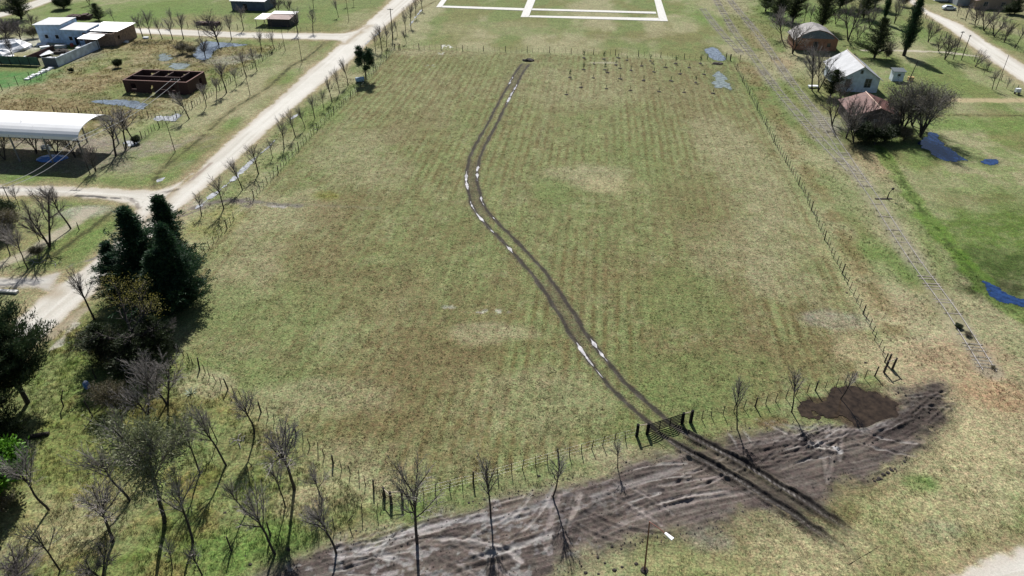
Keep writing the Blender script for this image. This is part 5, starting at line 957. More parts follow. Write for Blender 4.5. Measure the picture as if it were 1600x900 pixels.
# ------------------------------------------------------------------ trees
class TB:
    """branching tubes kept apart as wood (trunk, limbs) and twigs (crown)"""
    def __init__(s): s.wood = MB(); s.tw = MB(); s.tips = []
def rdir(d, ang, rnd, az=None):
    d = d.normalized(); u = d.cross(Vector((0, 0, 1)) if abs(d.z) < .95 else Vector((1, 0, 0))).normalized(); w_ = d.cross(u); a = rnd.uniform(0, 6.283) if az is None else az
    return (d * math.cos(ang) + (u * math.cos(a) + w_ * math.sin(a)) * math.sin(ang)).normalized()
def grow(tb, p, d, L, r, lev, cfg, rnd):
    k = cfg[lev]; n = k['seg']; pts = [p.copy()]; dd = d.copy(); rr = [r]
    for i in range(n):
        dd = (dd + Vector((rnd.gauss(0, k['wig']), rnd.gauss(0, k['wig']), rnd.gauss(0, k['wig'] * .5) + k['up']))).normalized(); p = p + dd * (L / n); pts.append(p.copy()); rr.append(r * (1 - (1 - k['taper']) * (i + 1) / n))
    last = lev == len(cfg) - 1; tgt = tb.wood if lev <= cfg[0].get('woodlev', 1) else tb.tw
    tgt.tube(pts, rr, 7 if lev == 0 else (5 if lev == 1 else 3), cap=lev == 0)
    if last: tb.tips.append((pts[-1].copy(), dd.copy())); return
    c = cfg[lev + 1]; nch = int(round(c['n'] * rnd.uniform(.8, 1.2)))
    for i in range(nch):
        t = c['from'] + (1 - c['from']) * ((i + rnd.random()) / nch); q = t * n; j = min(int(q), n - 1); f = q - j; pp = pts[j].lerp(pts[j + 1], f); ax = (pts[j + 1] - pts[j]).normalized()
        rad = rr[j] * (1 - f) + rr[j + 1] * f; ang = math.radians(rnd.uniform(*c['ang'])); nd = rdir(ax, ang, rnd, i * 2.4 + rnd.uniform(-.5, .5)); ll = L * c['len'] * rnd.uniform(.7, 1.2) * (1 - .35 * (t - c['from']) / (1 - c['from'] + 1e-6))
        grow(tb, pp, nd, ll, min(rad * .8, r * c['rad']), lev + 1, cfg, rnd)
def make_leaves(P_, D_, Ln, Wd, rnd, per, spread, cols, jitter=.6):
    """many small pointed leaf faces round the given points"""
    P_ = np.asarray(P_); D_ = np.asarray(D_); n = len(P_) * per; base = np.repeat(P_, per, 0) + rnd.normal(0, 1, (n, 3)) * np.asarray(spread); d = np.repeat(D_, per, 0) + rnd.normal(0, jitter, (n, 3)); d /= np.linalg.norm(d, axis=1)[:, None]
    u = np.cross(d, rnd.normal(0, 1, (n, 3))); u /= np.linalg.norm(u, axis=1)[:, None]; L = Ln * rnd.uniform(.6, 1.3, (n, 1)); w_ = Wd * rnd.uniform(.7, 1.3, (n, 1))
    V = np.empty((n, 4, 3)); V[:, 0] = base; V[:, 1] = base + d * L * .45 + u * w_; V[:, 2] = base + d * L; V[:, 3] = base + d * L * .45 - u * w_
    cols = np.asarray(cols); ci = np.repeat(rnd.integers(0, len(cols), len(P_)), per); C = cols[ci] * rnd.uniform(.7, 1.35, (n, 1)); return V.reshape(-1, 3), np.arange(n * 4).reshape(n, 4), np.repeat(C, 4, 0)
PROT = {}
def proto(key, tb, H, twig=None, leaves=None, bark=BARK):
    t = tb.wood.build('trunk', bark); c = None
    if leaves is not None:
        V, F_, C = leaves
        if tb.tw.v: t2 = tb.tw.build('branches', TWIG if key in ('olive', 'greyshrub', 'scrub') else bark)
        else: t2 = None
        c = mesh_obj('crown', V, F_, LEAF, attrs={'Col': C})
        PROT.setdefault(key, []).append((t.data, c.data, H, t2.data if t2 else None)); bpy.data.objects.remove(c)
        if t2: bpy.data.objects.remove(t2)
    else:
        c = tb.tw.build('crown', twig); PROT.setdefault(key, []).append((t.data, c.data, H, None)); bpy.data.objects.remove(c)
    bpy.data.objects.remove(t)
def bare(key, n, cfg, H, rad, twig, seed, multi=1, lean=0.0):
    for i in range(n):
        rnd = random.Random(seed + i * 31); tb = TB()
        for j in range(multi):
            d = Vector((rnd.gauss(0, .06 + lean) + (.25 * math.cos(j * 2.1) if multi > 1 else 0), rnd.gauss(0, .06 + lean) + (.25 * math.sin(j * 2.1) if multi > 1 else 0), 1)).normalized()
            grow(tb, Vector((0, 0, -.05)), d, H * cfg[0]['h'] * rnd.uniform(.9, 1.1), rad, 0, cfg, rnd)
        zs = max(v[2] for v in tb.tw.v); proto(key, tb, zs, twig)
F_ = 'from'
ST = [dict(seg=6, wig=.035, up=.03, taper=.5, h=.62, woodlev=1), dict(n=9, **{F_: .45}, ang=(14, 42), len=.62, rad=.42, seg=4, wig=.05, up=.06, taper=.35), dict(n=9, **{F_: .12}, ang=(12, 40), len=.50, rad=.42, seg=3, wig=.06, up=.06, taper=.4), dict(n=8, **{F_: .1}, ang=(12, 42), len=.52, rad=.5, seg=2, wig=.07, up=.05, taper=.5)]
bare('street', 5, ST, 6.0, .085, TWIG, 100)
CR = [dict(seg=8, wig=.085, up=.09, taper=.5, h=.60, woodlev=1), dict(n=9, **{F_: .62}, ang=(12, 46), len=.60, rad=.45, seg=4, wig=.06, up=.05, taper=.35), dict(n=10, **{F_: .12}, ang=(12, 40), len=.52, rad=.42, seg=3, wig=.06, up=.04, taper=.4), dict(n=9, **{F_: .08}, ang=(12, 45), len=.52, rad=.5, seg=2, wig=.07, up=.03, taper=.5)]
bare('crook', 6, CR, 6.5, .095, TWIG, 300, lean=.05)
WI = [dict(seg=5, wig=.06, up=.05, taper=.45, h=.58, woodlev=1), dict(n=9, **{F_: .25}, ang=(20, 55), len=.66, rad=.48, seg=4, wig=.07, up=.07, taper=.35), dict(n=10, **{F_: .12}, ang=(15, 50), len=.50, rad=.42, seg=3, wig=.08, up=.05, taper=.4), dict(n=9, **{F_: .08}, ang=(15, 50), len=.5, rad=.5, seg=2, wig=.08, up=.03, taper=.5)]
bare('wide', 4, WI, 7.0, .12, TWIGD, 500, multi=2, lean=.05); bare('grey', 3, WI, 7.0, .11, TWIG, 560, multi=2, lean=.05)
TH = [dict(seg=6, wig=.030, up=.03, taper=.45, h=.68, woodlev=1), dict(n=10, **{F_: .50}, ang=(10, 28), len=.46, rad=.5, seg=3, wig=.05, up=.06, taper=.35), dict(n=13, **{F_: .1}, ang=(10, 32), len=.55, rad=.5, seg=2, wig=.06, up=.05, taper=.5)]
bare('thin', 4, TH, 5.0, .045, TWIG, 700, lean=.015)
SPD = [dict(seg=4, wig=.12, up=.0, taper=.6, h=.40, woodlev=1), dict(n=8, **{'from': .6}, ang=(50, 82), len=1.25, rad=.6, seg=5, wig=.12, up=.06, taper=.35), dict(n=8, **{'from': .2}, ang=(20, 55), len=.40, rad=.45, seg=3, wig=.14, up=.04, taper=.4), dict(n=6, **{'from': .1}, ang=(20, 60), len=.5, rad=.5, seg=2, wig=.12, up=.02, taper=.5)]
# leafy crowns
OL = [(.075, .095, .045), (.10, .115, .055), (.06, .08, .04)]; YE = [(.30, .27, .06), (.24, .22, .06), (.15, .14, .05)]
GR = [(.018, .046, .022), (.030, .072, .030), (.044, .090, .038), (.020, .052, .030)]; PI = [(.030, .048, .026), (.045, .066, .032), (.022, .038, .020)]; BUS = [(.030, .045, .018), (.05, .07, .025), (.02, .032, .014)]; LIM = [(.10, .24, .02), (.14, .30, .03), (.08, .2, .02)]; GD = [(.10, .095, .075), (.13, .12, .095), (.07, .07, .05)]
def leafy(key, n, cfg, H, rad, seed, per, Ln, Wd, spread, cols, frac=1.0, multi=1, lean=0.05, flt=None):
    for i in range(n):
        rnd = random.Random(seed + i * 13); nr = np.random.default_rng(seed + i); tb = TB()
        for j in range(multi):
            d = Vector((rnd.gauss(0, lean) + (.3 * math.cos(j * 2.1) if multi > 1 else 0), rnd.gauss(0, lean) + (.3 * math.sin(j * 2.1) if multi > 1 else 0), 1)).normalized(); grow(tb, Vector((0, 0, -.05)), d, H * cfg[0]['h'], rad, 0, cfg, rnd)
        tips = [t for t in tb.tips if rnd.random() < frac and (flt is None or flt(t[0]))]; proto(key, tb, max(v[2] for v in tb.tw.v), None, make_leaves([tuple(t[0]) for t in tips], [tuple(t[1]) for t in tips], Ln, Wd, nr, per, spread, cols))
leafy('olive', 2, CR, 7.0, .085, 900, 8, .15, .020, (.14, .14, .12), [(.15, .17, .09), (.18, .19, .11), (.12, .14, .07)], .7, lean=.04)
leafy('yellow', 1, SPD, 6.0, .16, 950, 22, .09, .018, (.22, .22, .14), YE, .9, flt=lambda p: p.y > .3 and p.z > 3)
def conifer(key, n, H, R, seed, cols, shape, nb, per, Ln, Wd, updir=.35, z0=.06, droop=0, gap=.0):
    for i in range(n):
        rnd = random.Random(seed + i * 7); nr = np.random.default_rng(seed + i); tb = TB(); tb.wood.tube([(0, 0, -.05), (rnd.gauss(0, .1), rnd.gauss(0, .1), H * .5), (0, 0, H * .96)], [.028 * H, .018 * H, .03], 8); Pn = []; Dn = []
        lob = [(rnd.uniform(0, 6.28), rnd.uniform(.1, .85), rnd.uniform(.55, 1.65)) for _ in range(14)]
        for j in range(nb):
            t = z0 + (1 - z0) * (1 - (1 - rnd.random()) ** 1.15) * .985; a = rnd.uniform(0, 6.283); rr = R * shape(t) * rnd.uniform(.55, 1.2)
            for la, lt, ls in lob:
                da = math.cos(a - la); w_ = max(0, da) * max(0, 1 - abs(t - lt) / .16); rr *= 1 + (ls - 1) * w_ * 1.2
            rr = max(rr, .15); up = updir * rnd.uniform(.6, 1.4); st = Vector((0, 0, t * H - rr * up * .6)); en = Vector((math.cos(a) * rr, math.sin(a) * rr, t * H + rr * up * .5 - droop * rr))
            if rnd.random() < .7: tb.tw.tube([st, st.lerp(en, .6) + Vector((0, 0, -.05 * rr)), en], [.012 * H * .5, .02, .01], 3, False)
            K = max(3, int(rr / .38)); dv = (en - st).normalized()
            for q in range(K):
                f = gap + (1 - gap) * (q + .6) / K
                if rnd.random() < .12: continue
                p = st.lerp(en, f); Pn.append((p.x, p.y, p.z)); Dn.append((dv.x * .8, dv.y * .8, dv.z + updir * .7 - droop))
        proto(key, tb, H, None, make_leaves(Pn, Dn, Ln, Wd, nr, per, (.20, .20, .15), cols, .55))
conifer('cypress', 3, 14, 4.2, 1200, GR, lambda t: (1 - t) ** .80 * (.8 + .2 * min(1, t / .15)) * (.80 + .28 * math.sin(t * 46)), 560, 11, .50, .055, .28)
conifer('cone', 2, 9, 2.6, 1300, BUS, lambda t: math.sin(math.pi * min(1, max(0, (t - .08) / .92)) ** .8) ** .7 if t > .12 else .05, 300, 9, .34, .045, .5, .16)
conifer('poplar', 2, 18, 2.3, 1350, GR, lambda t: min(1, (t - .08) * 5 + .1) * (1 - t * .45) * (1 if t < .8 else max(.1, (1 - t) / .2)), 620, 9, .45, .05, 1.1, .12)
PN = [dict(seg=6, wig=.06, up=.03, taper=.4, h=.85, woodlev=1), dict(n=13, **{'from': .30}, ang=(40, 75), len=.42, rad=.42, seg=4, wig=.10, up=.10, taper=.35), dict(n=6, **{'from': .3}, ang=(20, 55), len=.38, rad=.45, seg=3, wig=.12, up=.10, taper=.4), dict(n=5, **{'from': .2}, ang=(20, 60), len=.5, rad=.5, seg=2, wig=.12, up=.1, taper=.5)]
leafy('pine', 2, PN, 11, .22, 1500, 34, .34, .030, (.26, .26, .2), PI, 1, lean=.02)
conifer('bigpine', 2, 12, 4.6, 1450, [(.030, .056, .024), (.048, .080, .032), (.022, .042, .022), (.060, .075, .035)], lambda t: math.sin(math.pi * min(1, max(.02, (t - .16) / .86)) ** .85) ** .6, 400, 10, .48, .05, .55, .24, gap=.25)
leafy('spiky', 1, PN, 7, .16, 1550, 22, .42, .035, (.18, .18, .14), GR, 1, lean=.02)
leafy('greyshrub', 2, WI, 7, .12, 1600, 4, .14, .022, (.28, .28, .24), GD, .95, multi=3)
leafy('bush', 2, WI, 4.0, .07, 1650, 12, .20, .04, (.25, .25, .2), BUS, 1, multi=3)
leafy('limebush', 1, WI, 4.0, .07, 1680, 22, .24, .06, (.25, .25, .2), LIM, 1, multi=3)
leafy('scrub', 2, WI, 4.0, .05, 1690, 5, .14, .022, (.2, .2, .2), [(.10, .085, .05), (.13, .11, .06), (.07, .07, .035)], .7, multi=3)
KIND = dict(street=('bare_tree', 'tree'), crook=('bare_tree', 'tree'), wide=('bare_tree', 'tree'), grey=('bare_tree', 'tree'), thin=('slender_tree', 'tree'), olive=('leafy_tree', 'tree'), yellow=('yellow_tree', 'tree'), cypress=('conifer_tree', 'tree'), cone=('evergreen_tree', 'tree'), poplar=('columnar_tree', 'tree'), pine=('pine_tree', 'tree'), bigpine=('pine_tree', 'tree'), spiky=('evergreen_tree', 'tree'), greyshrub=('shrubby_tree', 'tree'), bush=('bush', 'bush'), limebush=('bush', 'bush'), scrub=('bush', 'bush'))
NT = 0
def tree(key, u, v, top, label, wid=1.0, group=None, var=None, h=None, rz=None):
    """stand one tree at its root: height from where its tip is seen"""
    global NT; NT += 1; rnd = random.Random(NT * 17 + 3); pr = PROT[key]; td, cd, H, bd = pr[(NT if var is None else var) % len(pr)]
    x, y = P(u, v); hh = h if h else max(1.0, tall(u, v, top) * 1.06); s = hh / H; nm, cat = KIND[key]
    r = thing(nm, label, cat, (x, y), rnd.uniform(0, 6.28) if rz is None else rz, group); r.scale = (s * wid, s * wid, s)
    for n_, dta in (('trunk', td), ('branches', bd), ('crown', cd)):
        if dta is None: continue
        o = bpy.data.objects.new(n_, dta); COL.objects.link(o); o.parent = r
    return r
ORD = ['first', 'second', 'third', 'fourth', 'fifth', 'sixth', 'seventh', 'eighth', 'ninth', 'tenth', 'eleventh', 'twelfth', 'thirteenth', 'fourteenth', 'fifteenth', 'sixteenth', 'seventeenth', 'eighteenth', 'nineteenth', 'twentieth', 'twenty first', 'twenty second', 'twenty third', 'twenty fourth', 'twenty fifth', 'twenty sixth']
def row(key, pts, fmt, group, wid=1.0):
    for i, q in enumerate(pts): tree(q[3] if len(q) > 3 else key, q[0], q[1], q[2], fmt % ORD[i], wid * random.Random(i * 5).uniform(.8, 1.2), group)
row('street', [(315, 337, 300), (350, 326, 272), (379, 297, 247), (404, 272, 223), (426, 248, 218), (444, 233, 182), (462, 214, 170), (477, 201, 164), (492, 185, 146), (506, 171, 140), (519, 160, 118), (531, 145, 105), (544, 132, 88), (587, 80, 48), (597, 80, 38), (604, 73, 36), (613, 63, 34), (621, 56, 30), (634, 51, 16), (642, 42, 4), (650, 28, -8), (660, 17, -12), (635, 68, 46)],
    'bare street tree between main road and field fence, %s from the crossroads', 'bare street trees along the main road')
row('crook', [(296, 186, 142), (322, 167, 128), (339, 156, 122), (354, 145, 97), (370, 135, 104), (386, 121, 78), (402, 111, 76)], 'bare verge tree right of the brick shell, %s from the shelter side', 'bare trees along the lot verge')
row('street', [(181, 244, 176), (197, 232, 168), (211, 226, 172)], 'dark bare tree in the clump right of the arched shelter, %s from left', 'bare trees by the arched shelter', 1.25)
row('wide', [(8, 250, 196), (57, 240, 186), (90, 243, 192), (118, 246, 204), (150, 268, 224)], 'many stemmed bare tree before the white arched roof, %s from left', 'bare trees before the arched shelter', .9)
row('street', [(224, 60, 20), (237, 60, 16), (254, 61, 26), (270, 62, 28), (287, 61, 20), (312, 58, 28), (362, 62, 20), (409, 80, 44), (429, 77, 48), (321, 90, 56, 'wide'), (342, 70, 17, 'wide')], 'bare tree along the far lane, %s counting from the brick hall', 'bare trees along the far lane', 1.15)
row('street', [(381, 47, 8), (272, 41, 10), (179, 34, 12), (434, 20, -8, 'wide'), (452, 20, -6, 'wide'), (466, 53, 10), (489, 50, 10), (490, 12, -18), (529, 27, -2), (542, 10, -14), (553, 9, -12), (120, 48, 25)], 'bare tree north of the far lane, %s in that scatter', 'bare trees north of the far lane')
# left group beyond the crossroads
for q in [('crook', 111, 358, 288, 'tall forked bare tree just below the side road', 1.1), ('wide', 78, 386, 305, 'dense bare tree with a broad fan crown beside the footpath', .9), ('crook', 44, 421, 352, 'dark bare tree above the pale branch pile', .9), ('crook', 31, 328, 288, 'slim bare tree on the side road at the left edge', .8), ('street', 9, 325, 295, 'small bare tree at the far left of the side road', 1),
          ('street', 16, 400, 352, 'bare tree with forked trunk at the left edge by the footpath', 1), ('thin', 31, 418, 385, 'thin leaning stem beside the footpath at the left', 1), ('bush', 5, 350, 318, 'dark evergreen bush at the left edge below the side road', 1.4), ('scrub', 6, 372, 335, 'brown scrub under the dark bush at the left edge', 1.6), ('street', 148, 500, 418, 'lone bare tree leaning over the main road beside the conifers', 1),
          ('scrub', 62, 402, 385, 'low brown scrub beside the pale branch pile', 1.2), ('street', 62, 378, 330, 'second bare trunk close behind the dense fan crowned tree', .8)]:
    tree(q[0], q[1], q[2], q[3], q[4], q[5])
# the conifers
for q in [('cypress', 285, 430, 315, 'dark conifer at the back of the cluster by the crossroads', 1.25), ('cypress', 242, 466, 335, 'tallest dark conifer in the middle of the roadside cluster', 1.3), ('cypress', 197, 465, 384, 'lower conifer at the left front of the roadside cluster', 1.45), ('cypress', 292, 478, 360, 'dark conifer at the right side of the cluster beside the field', 1.15), ('cypress', 268, 490, 400, 'shorter dark conifer at the front of the cluster', 1.5)]:
    tree(q[0], q[1], q[2], q[3], q[4], q[5], 'dark conifers by the crossroads')
tree('yellow', 228, 566, 476, 'spreading tree with yellow leaves on top below the conifers', 1.0, rz=0)
tree('cone', 175, 572, 512, 'low evergreen added to darken the shade at the left foot of the conifers', 1.5); tree('cone', 218, 582, 530, 'low evergreen added to darken the shade in front of the yellow tree', 1.7); tree('cone', 252, 556, 500, 'low evergreen added to darken the shade right of the yellow tree', 1.3); tree('scrub', 172, 560, 520, 'low brown scrub in the conifer shade, left of the yellow tree', 1.5); tree('wide', 262, 545, 500, 'grey leafless tangle in the conifer shade right of the yellow tree', 1.2); tree('scrub', 200, 575, 540, 'dark scrub in the deep shade below the yellow tree', 1.8)  # three low evergreens added to blacken the shadow below the conifers
tree('bigpine', 44, 630, 492, 'big pine with a bare lower trunk at the left picture edge', .76, rz=1.0); tree('bigpine', -16, 655, 512, 'pine cut by the left picture edge behind the big pine', 1.1, rz=2.2); tree('cone', 8, 705, 625, 'dark low evergreen at the left edge in front of the big pine', 1.3)
tree('limebush', 4, 775, 718, 'bright lime green bush at the left picture edge', 1.1)
tree('spiky', 572, 124, 76, 'spiky dark evergreen among the bare street trees beside the blue tank', 1.05)
# grove, bottom left
for q in [('grey', 262, 634, 548, 'broad grey bare tree just below the yellow leaved tree', 1.0), ('grey', 232, 652, 566, 'pale leaning bare tree left of the broad grey one', .9), ('scrub', 180, 640, 604, 'green brown scrub patch right of the blue barrel', 1.3), ('grey', 196, 690, 636, 'twiggy bare sapling tree above the two trunked tree', .8), ('crook', 77, 798, 702, 'bare tree with a dense grey crown on the open grass at far left', 1.0),
          ('thin', 95, 893, 812, 'slender pale stemmed tree at the bottom left', 1.2), ('crook', 177, 849, 752, 'bare fan crowned tree in the brown grass patch at lower left', 1.25), ('crook', 203, 782, 700, 'two trunked bare tree casting a long shadow left of the olive crowned tree', 1.2), ('olive', 257, 818, 642, 'tall tree with a thin olive crown over the darkest shadow', 1.0), ('crook', 313, 742, 648, 'upright narrow bare tree in the middle of the grove', .85),
          ('crook', 302, 850, 738, 'tall bent bare tree below the upright narrow one', .95), ('crook', 354, 728, 636, 'slim crooked bare tree above the bleached branches', .8), ('crook', 397, 679, 601, 'bare tree by the diagonal fence nearest the white branches', 1.1), ('crook', 460, 765, 647, 'dense dark crowned bare tree touching the diagonal fence', 1.15), ('thin', 385, 800, 748, 'little pale bare tree in the green middle of the grove', 1.5),
          ('crook', 446, 792, 712, 'small bare tree left of the dense dark crowned one', .8), ('crook', 504, 782, 728, 'stubby bare tree near the dry straw patch', 1.1), ('crook', 430, 866, 780, 'bare tree on the edge of the mud beside the lone posts', 1.0), ('crook', 526, 866, 778, 'bare tree at the mud edge below the stick fence', 1.0), ('thin', 316, 898, 845, 'small twiggy tree at the bottom picture edge', 1.4), ('thin', 270, 892, 850, 'faint thin tree left of the twiggy one at the bottom edge', 1.4),
          ('wide', 160, 905, 862, 'grey leafless bush cut by the bottom edge at left', 1.2), ('wide', 30, 910, 868, 'grey leafless bush in the bottom left corner', 1.5), ('scrub', 5, 800, 770, 'dark scrub at the left edge below the lime bush', 1.5), ('grey', 225, 745, 690, 'faint twiggy tree between the olive crowned and two trunked trees', .9), ('thin', 340, 690, 640, 'thin straight sapling tree in front of the slim crooked one', 1.3)]:
    tree(q[0], q[1], q[2], q[3], q[4], q[5] * (.86 if q[0] in ('crook', 'grey') else 1), 'bare trees of the grove')
for q in [('street', 652, 850, 708, 'tall bare tree standing in the mud below the field corner', .75), ('thin', 767, 812, 726, 'slender young tree on the mud edge right of the tall bare one', 1.2), ('thin', 863, 780, 702, 'slender young tree on the mud edge before the fence', 1.2), ('thin', 965, 732, 692, 'small twiggy sapling tree left of the black gate', 1.5),
          ('thin', 1152, 670, 602, 'slender tree right of the black gate with its shadow on mud', 1.3), ('thin', 1237, 644, 580, 'slender tree left of the brown puddle', 1.3), ('thin', 1313, 624, 574, 'slender tree standing at the brown puddle', 1.3)]:
    tree(q[0], q[1], q[2], q[3], q[4], q[5], 'young trees along the mud')
# east side
for q in [('grey', 1238, 84, 28, 'grey bare tree with a wide dense crown left of the barn', 1.1), ('grey', 1222, 62, 10, 'pale grey bare tree behind the wide crowned one by the rails', 1.0), ('grey', 1269, 142, 70, 'left one of the twin bare trees between barn and white house', .8), ('grey', 1278, 143, 74, 'right one of the twin bare trees between barn and white house', .8), ('cone', 1297, 152, 112, 'round dark evergreen shrub before the white gabled house', 1.3),
          ('wide', 1312, 168, 120, 'pale leafless tree covering the left corner of the white gabled house', .8), ('wide', 1322, 216, 146, 'black bare tree left of the red roofed house', 1.0), ('wide', 1300, 196, 150, 'dense bare tree between the rails and the red roofed house', 1.0), ('greyshrub', 1408, 207, 128, 'large dull green shrubby tree right of the red roofed house', 1.1), ('greyshrub', 1438, 214, 136, 'shrubby tree beside the deep blue puddle', 1.1), ('wide', 1384, 196, 138, 'leafless tree close against the red roofed house', .9),
          ('wide', 1345, 205, 150, 'leafless tree right before the red roofed house gable', .8), ('grey', 1425, 196, 126, 'pale twiggy tree behind the shrubby tree pair', 1.1), ('grey', 1334, 224, 162, 'grey twiggy tree in front of the red roofed house, left', .9), ('wide', 1366, 226, 168, 'dark twiggy tree in front of the red roofed house, middle', .8), ('cone', 1312, 14, -40, 'dark evergreen at the top edge right of the slim leafless pair', 1.1), ('cone', 1366, 12, -40, 'dark evergreen at the top edge left of the columnar tree', 1.0), ('wide', 1358, 44, 8, 'leafless tree on the lawn below the top evergreens', 1), ('bush', 1350, 222, 196, 'dark bush below the red roofed house', 1.6), ('bush', 1382, 222, 200, 'second dark bush below the red roofed house, nearer the puddle', 1.6), ('scrub', 1412, 220, 200, 'dark scrub at the foot of the shrubby trees', 1.8), ('cone', 1366, 90, 32, 'rounded dark evergreen on the lawn behind the white gabled house', 1.1), ('poplar', 1412, 87, 0, 'tall dark columnar tree beside the east road', 1.15), ('wide', 1325, 64, 4, 'tall leafless tree behind the barn', .9),
          ('cone', 1283, 46, -12, 'dark evergreen behind the left bare trees at the top', 1.0), ('cone', 1349, 28, -18, 'dark evergreen at the top edge above the barn', 1.1), ('poplar', 1380, 36, -30, 'narrow dark evergreen left of the tall columnar tree', .7), ('grey', 1397, 37, -14, 'thin leafless tree beside the narrow dark evergreen', .7), ('cone', 1196, 18, -22, 'first dark evergreen along the railway at the top edge', 1.2), ('cone', 1215, 30, -20, 'second dark evergreen along the railway at the top edge', 1.2),
          ('cone', 1238, 36, -16, 'third dark evergreen along the railway behind the grey trees', 1.2), ('street', 1256, 36, 2, 'slim leafless tree right of the railway evergreens', 1), ('street', 1266, 40, 4, 'second slim leafless tree right of the railway evergreens', 1), ('wide', 1305, 38, 10, 'low leafless tree behind the barn roof', 1), ('wide', 1340, 62, 34, 'small leafless tree on the lawn right of the tall leafless one', 1), ('grey', 1388, 88, 62, 'short leafless tree between the rounded and the columnar evergreens', 1),
          ('scrub', 1384, 92, 76, 'small scrub at the foot of the rounded evergreen', 1), ('wide', 1476, 93, 50, 'bent bare tree on the meadow side of the east road', 1), ('wide', 1450, 66, 30, 'bare tree hugging the east road right of the columnar tree', 1.1), ('wide', 1466, 80, 52, 'low dark bare tree in the columnar tree shade', 1), ('grey', 1523, 105, 78, 'bare round crowned tree at the meadow corner of the east road', 1.2), ('street', 1537, 116, 94, 'little bare tree next along the east road', 1.2),
          ('street', 1550, 140, 106, 'thin bare tree left of the slanting pole', 1), ('street', 1572, 139, 122, 'tiny bare tree left of the small white box', 1.2), ('scrub', 1412, 10, -8, 'scrub on the grass at the top of the east road', 1.2), ('cone', 1585, 22, -6, 'dark evergreen bush behind the pale carport', 1.4), ('bush', 1578, 22, 8, 'dark bush before the pale carport', 1.8), ('scrub', 1330, 100, 84, 'pale brush pile beside the barn', 1.2)]:
    tree(q[0], q[1], q[2], q[3], q[4], q[5], 'trees round the station houses')
tree('bush', 1497, 512, 0, 'low green weed clump on the near end of the long track', 2.0, h=.5); tree('scrub', 1512, 524, 0, 'brushwood lying across the near end of the long track', 2.5, h=.5); tree('scrub', 1552, 576, 0, 'low flat weed clump just beyond the end of the rails', 2.6, h=.32)
row('wide', [(1495, 26, 5, 'street'), (1508, 33, 4, 'street'), (1523, 40, 8), (1537, 48, 6), (1553, 57, 22), (1569, 66, 30), (1586, 75, 34, 'street'), (1604, 84, 50, 'street')], 'bare tree beyond the east road, %s in the row from the parked car', 'bare trees beyond the east road')
# far left thicket and north
for q in [('cone', 34, 30, -20, 'dark round evergreen by the back road at upper left', 1.3), ('cone', 20, 10, -25, 'dark evergreen on the far side of the back road', 1.0), ('wide', 12, 68, 22, 'grey thicket tree at the left edge above the tarpaulin heap', 1.3), ('wide', 34, 66, 26, 'grey thicket tree left of the blue house', 1.2), ('scrub', 14, 58, 36, 'yellow brown scrub in the left thicket', 1.6), ('scrub', 52, 60, 42, 'scrub at the foot of the blue house wall', 1.5), ('wide', 52, 48, 18, 'grey leafless tree just left of the blue house roof', 1.0), ('wide', 20, 88, 52, 'dark leafless tree above the green pitch', .8),
          ('cone', 155, 32, 7, 'round olive evergreen behind the blue house', 1.5), ('bush', 100, 14, -4, 'wide green bush behind the brick stack', 1.6), ('bush', 185, 106, 94, 'round dark bush alone in the weedy lot', 1.1), ('scrub', 285, 84, 68, 'leafless brush beside the lane puddle', 1.6), ('scrub', 300, 86, 72, 'second brush clump nearer the lane puddle', 1.6), ('bush', 112, 113, 107, 'low green bush in the weedy lot near the yard wall', 1.3), ('bush', 215, 224, 214, 'low bush at the foot of the shelter clump', 1.3), ('wide', 140, 8, -16, 'leafless tree cut by the top edge behind the round evergreen', 1)]:
    tree(q[0], q[1], q[2], q[3], q[4], q[5], 'trees of the north west lots')
# young planting in the field: little saplings in dark holes
SAPM = MB(); SAPM.tube([(0, 0, 0), (.02, 0, .7), (0, .02, 1.3)], [.025, .02, .01], 5)
rn = np.random.default_rng(5); sp = [(0, 0, z) for z in (.7, .9, 1.1, 1.3)]
sc_V, sc_F, sc_C = make_leaves(sp, [(0, 0, 1)] * 4, .3, .05, rn, 16, (.16, .16, .12), [(.05, .09, .035), (.04, .07, .03)], .9)
s_t = SAPM.build('stem', BARK); s_c = mesh_obj('crown', sc_V, sc_F, LEAF, attrs={'Col': sc_C}); s_m = MB().blob((0, 0, 0), (.62, .45, .18), 3, 12, 4, True).build('soil_mound', SOIL)
SAP = [(840, 290, 1), (940, 296, 1), (1012, 290, 0), (1055, 301, 0), (1172, 305, 1), (1298, 318, 1), (1422, 318, 1), (890, 320, 0), (1000, 325, 0), (1020, 342, 0), (838, 348, 1), (945, 350, 1), (958, 363, 0), (1075, 352, 0), (1128, 330, 0), (1185, 320, 0), (1190, 360, 0), (1247, 337, 0), (1365, 338, 0), (1320, 370, 0), (1440, 372, 0), (770, 387, 1), (887, 390, 0), (1022, 395, 0), (1138, 402, 0), (1275, 405, 0), (1398, 413, 1), (825, 437, 0), (952, 443, 0), (1072, 452, 0), (752, 473, 0), (1215, 458, 0), (1340, 462, 0), (1485, 467, 0)]
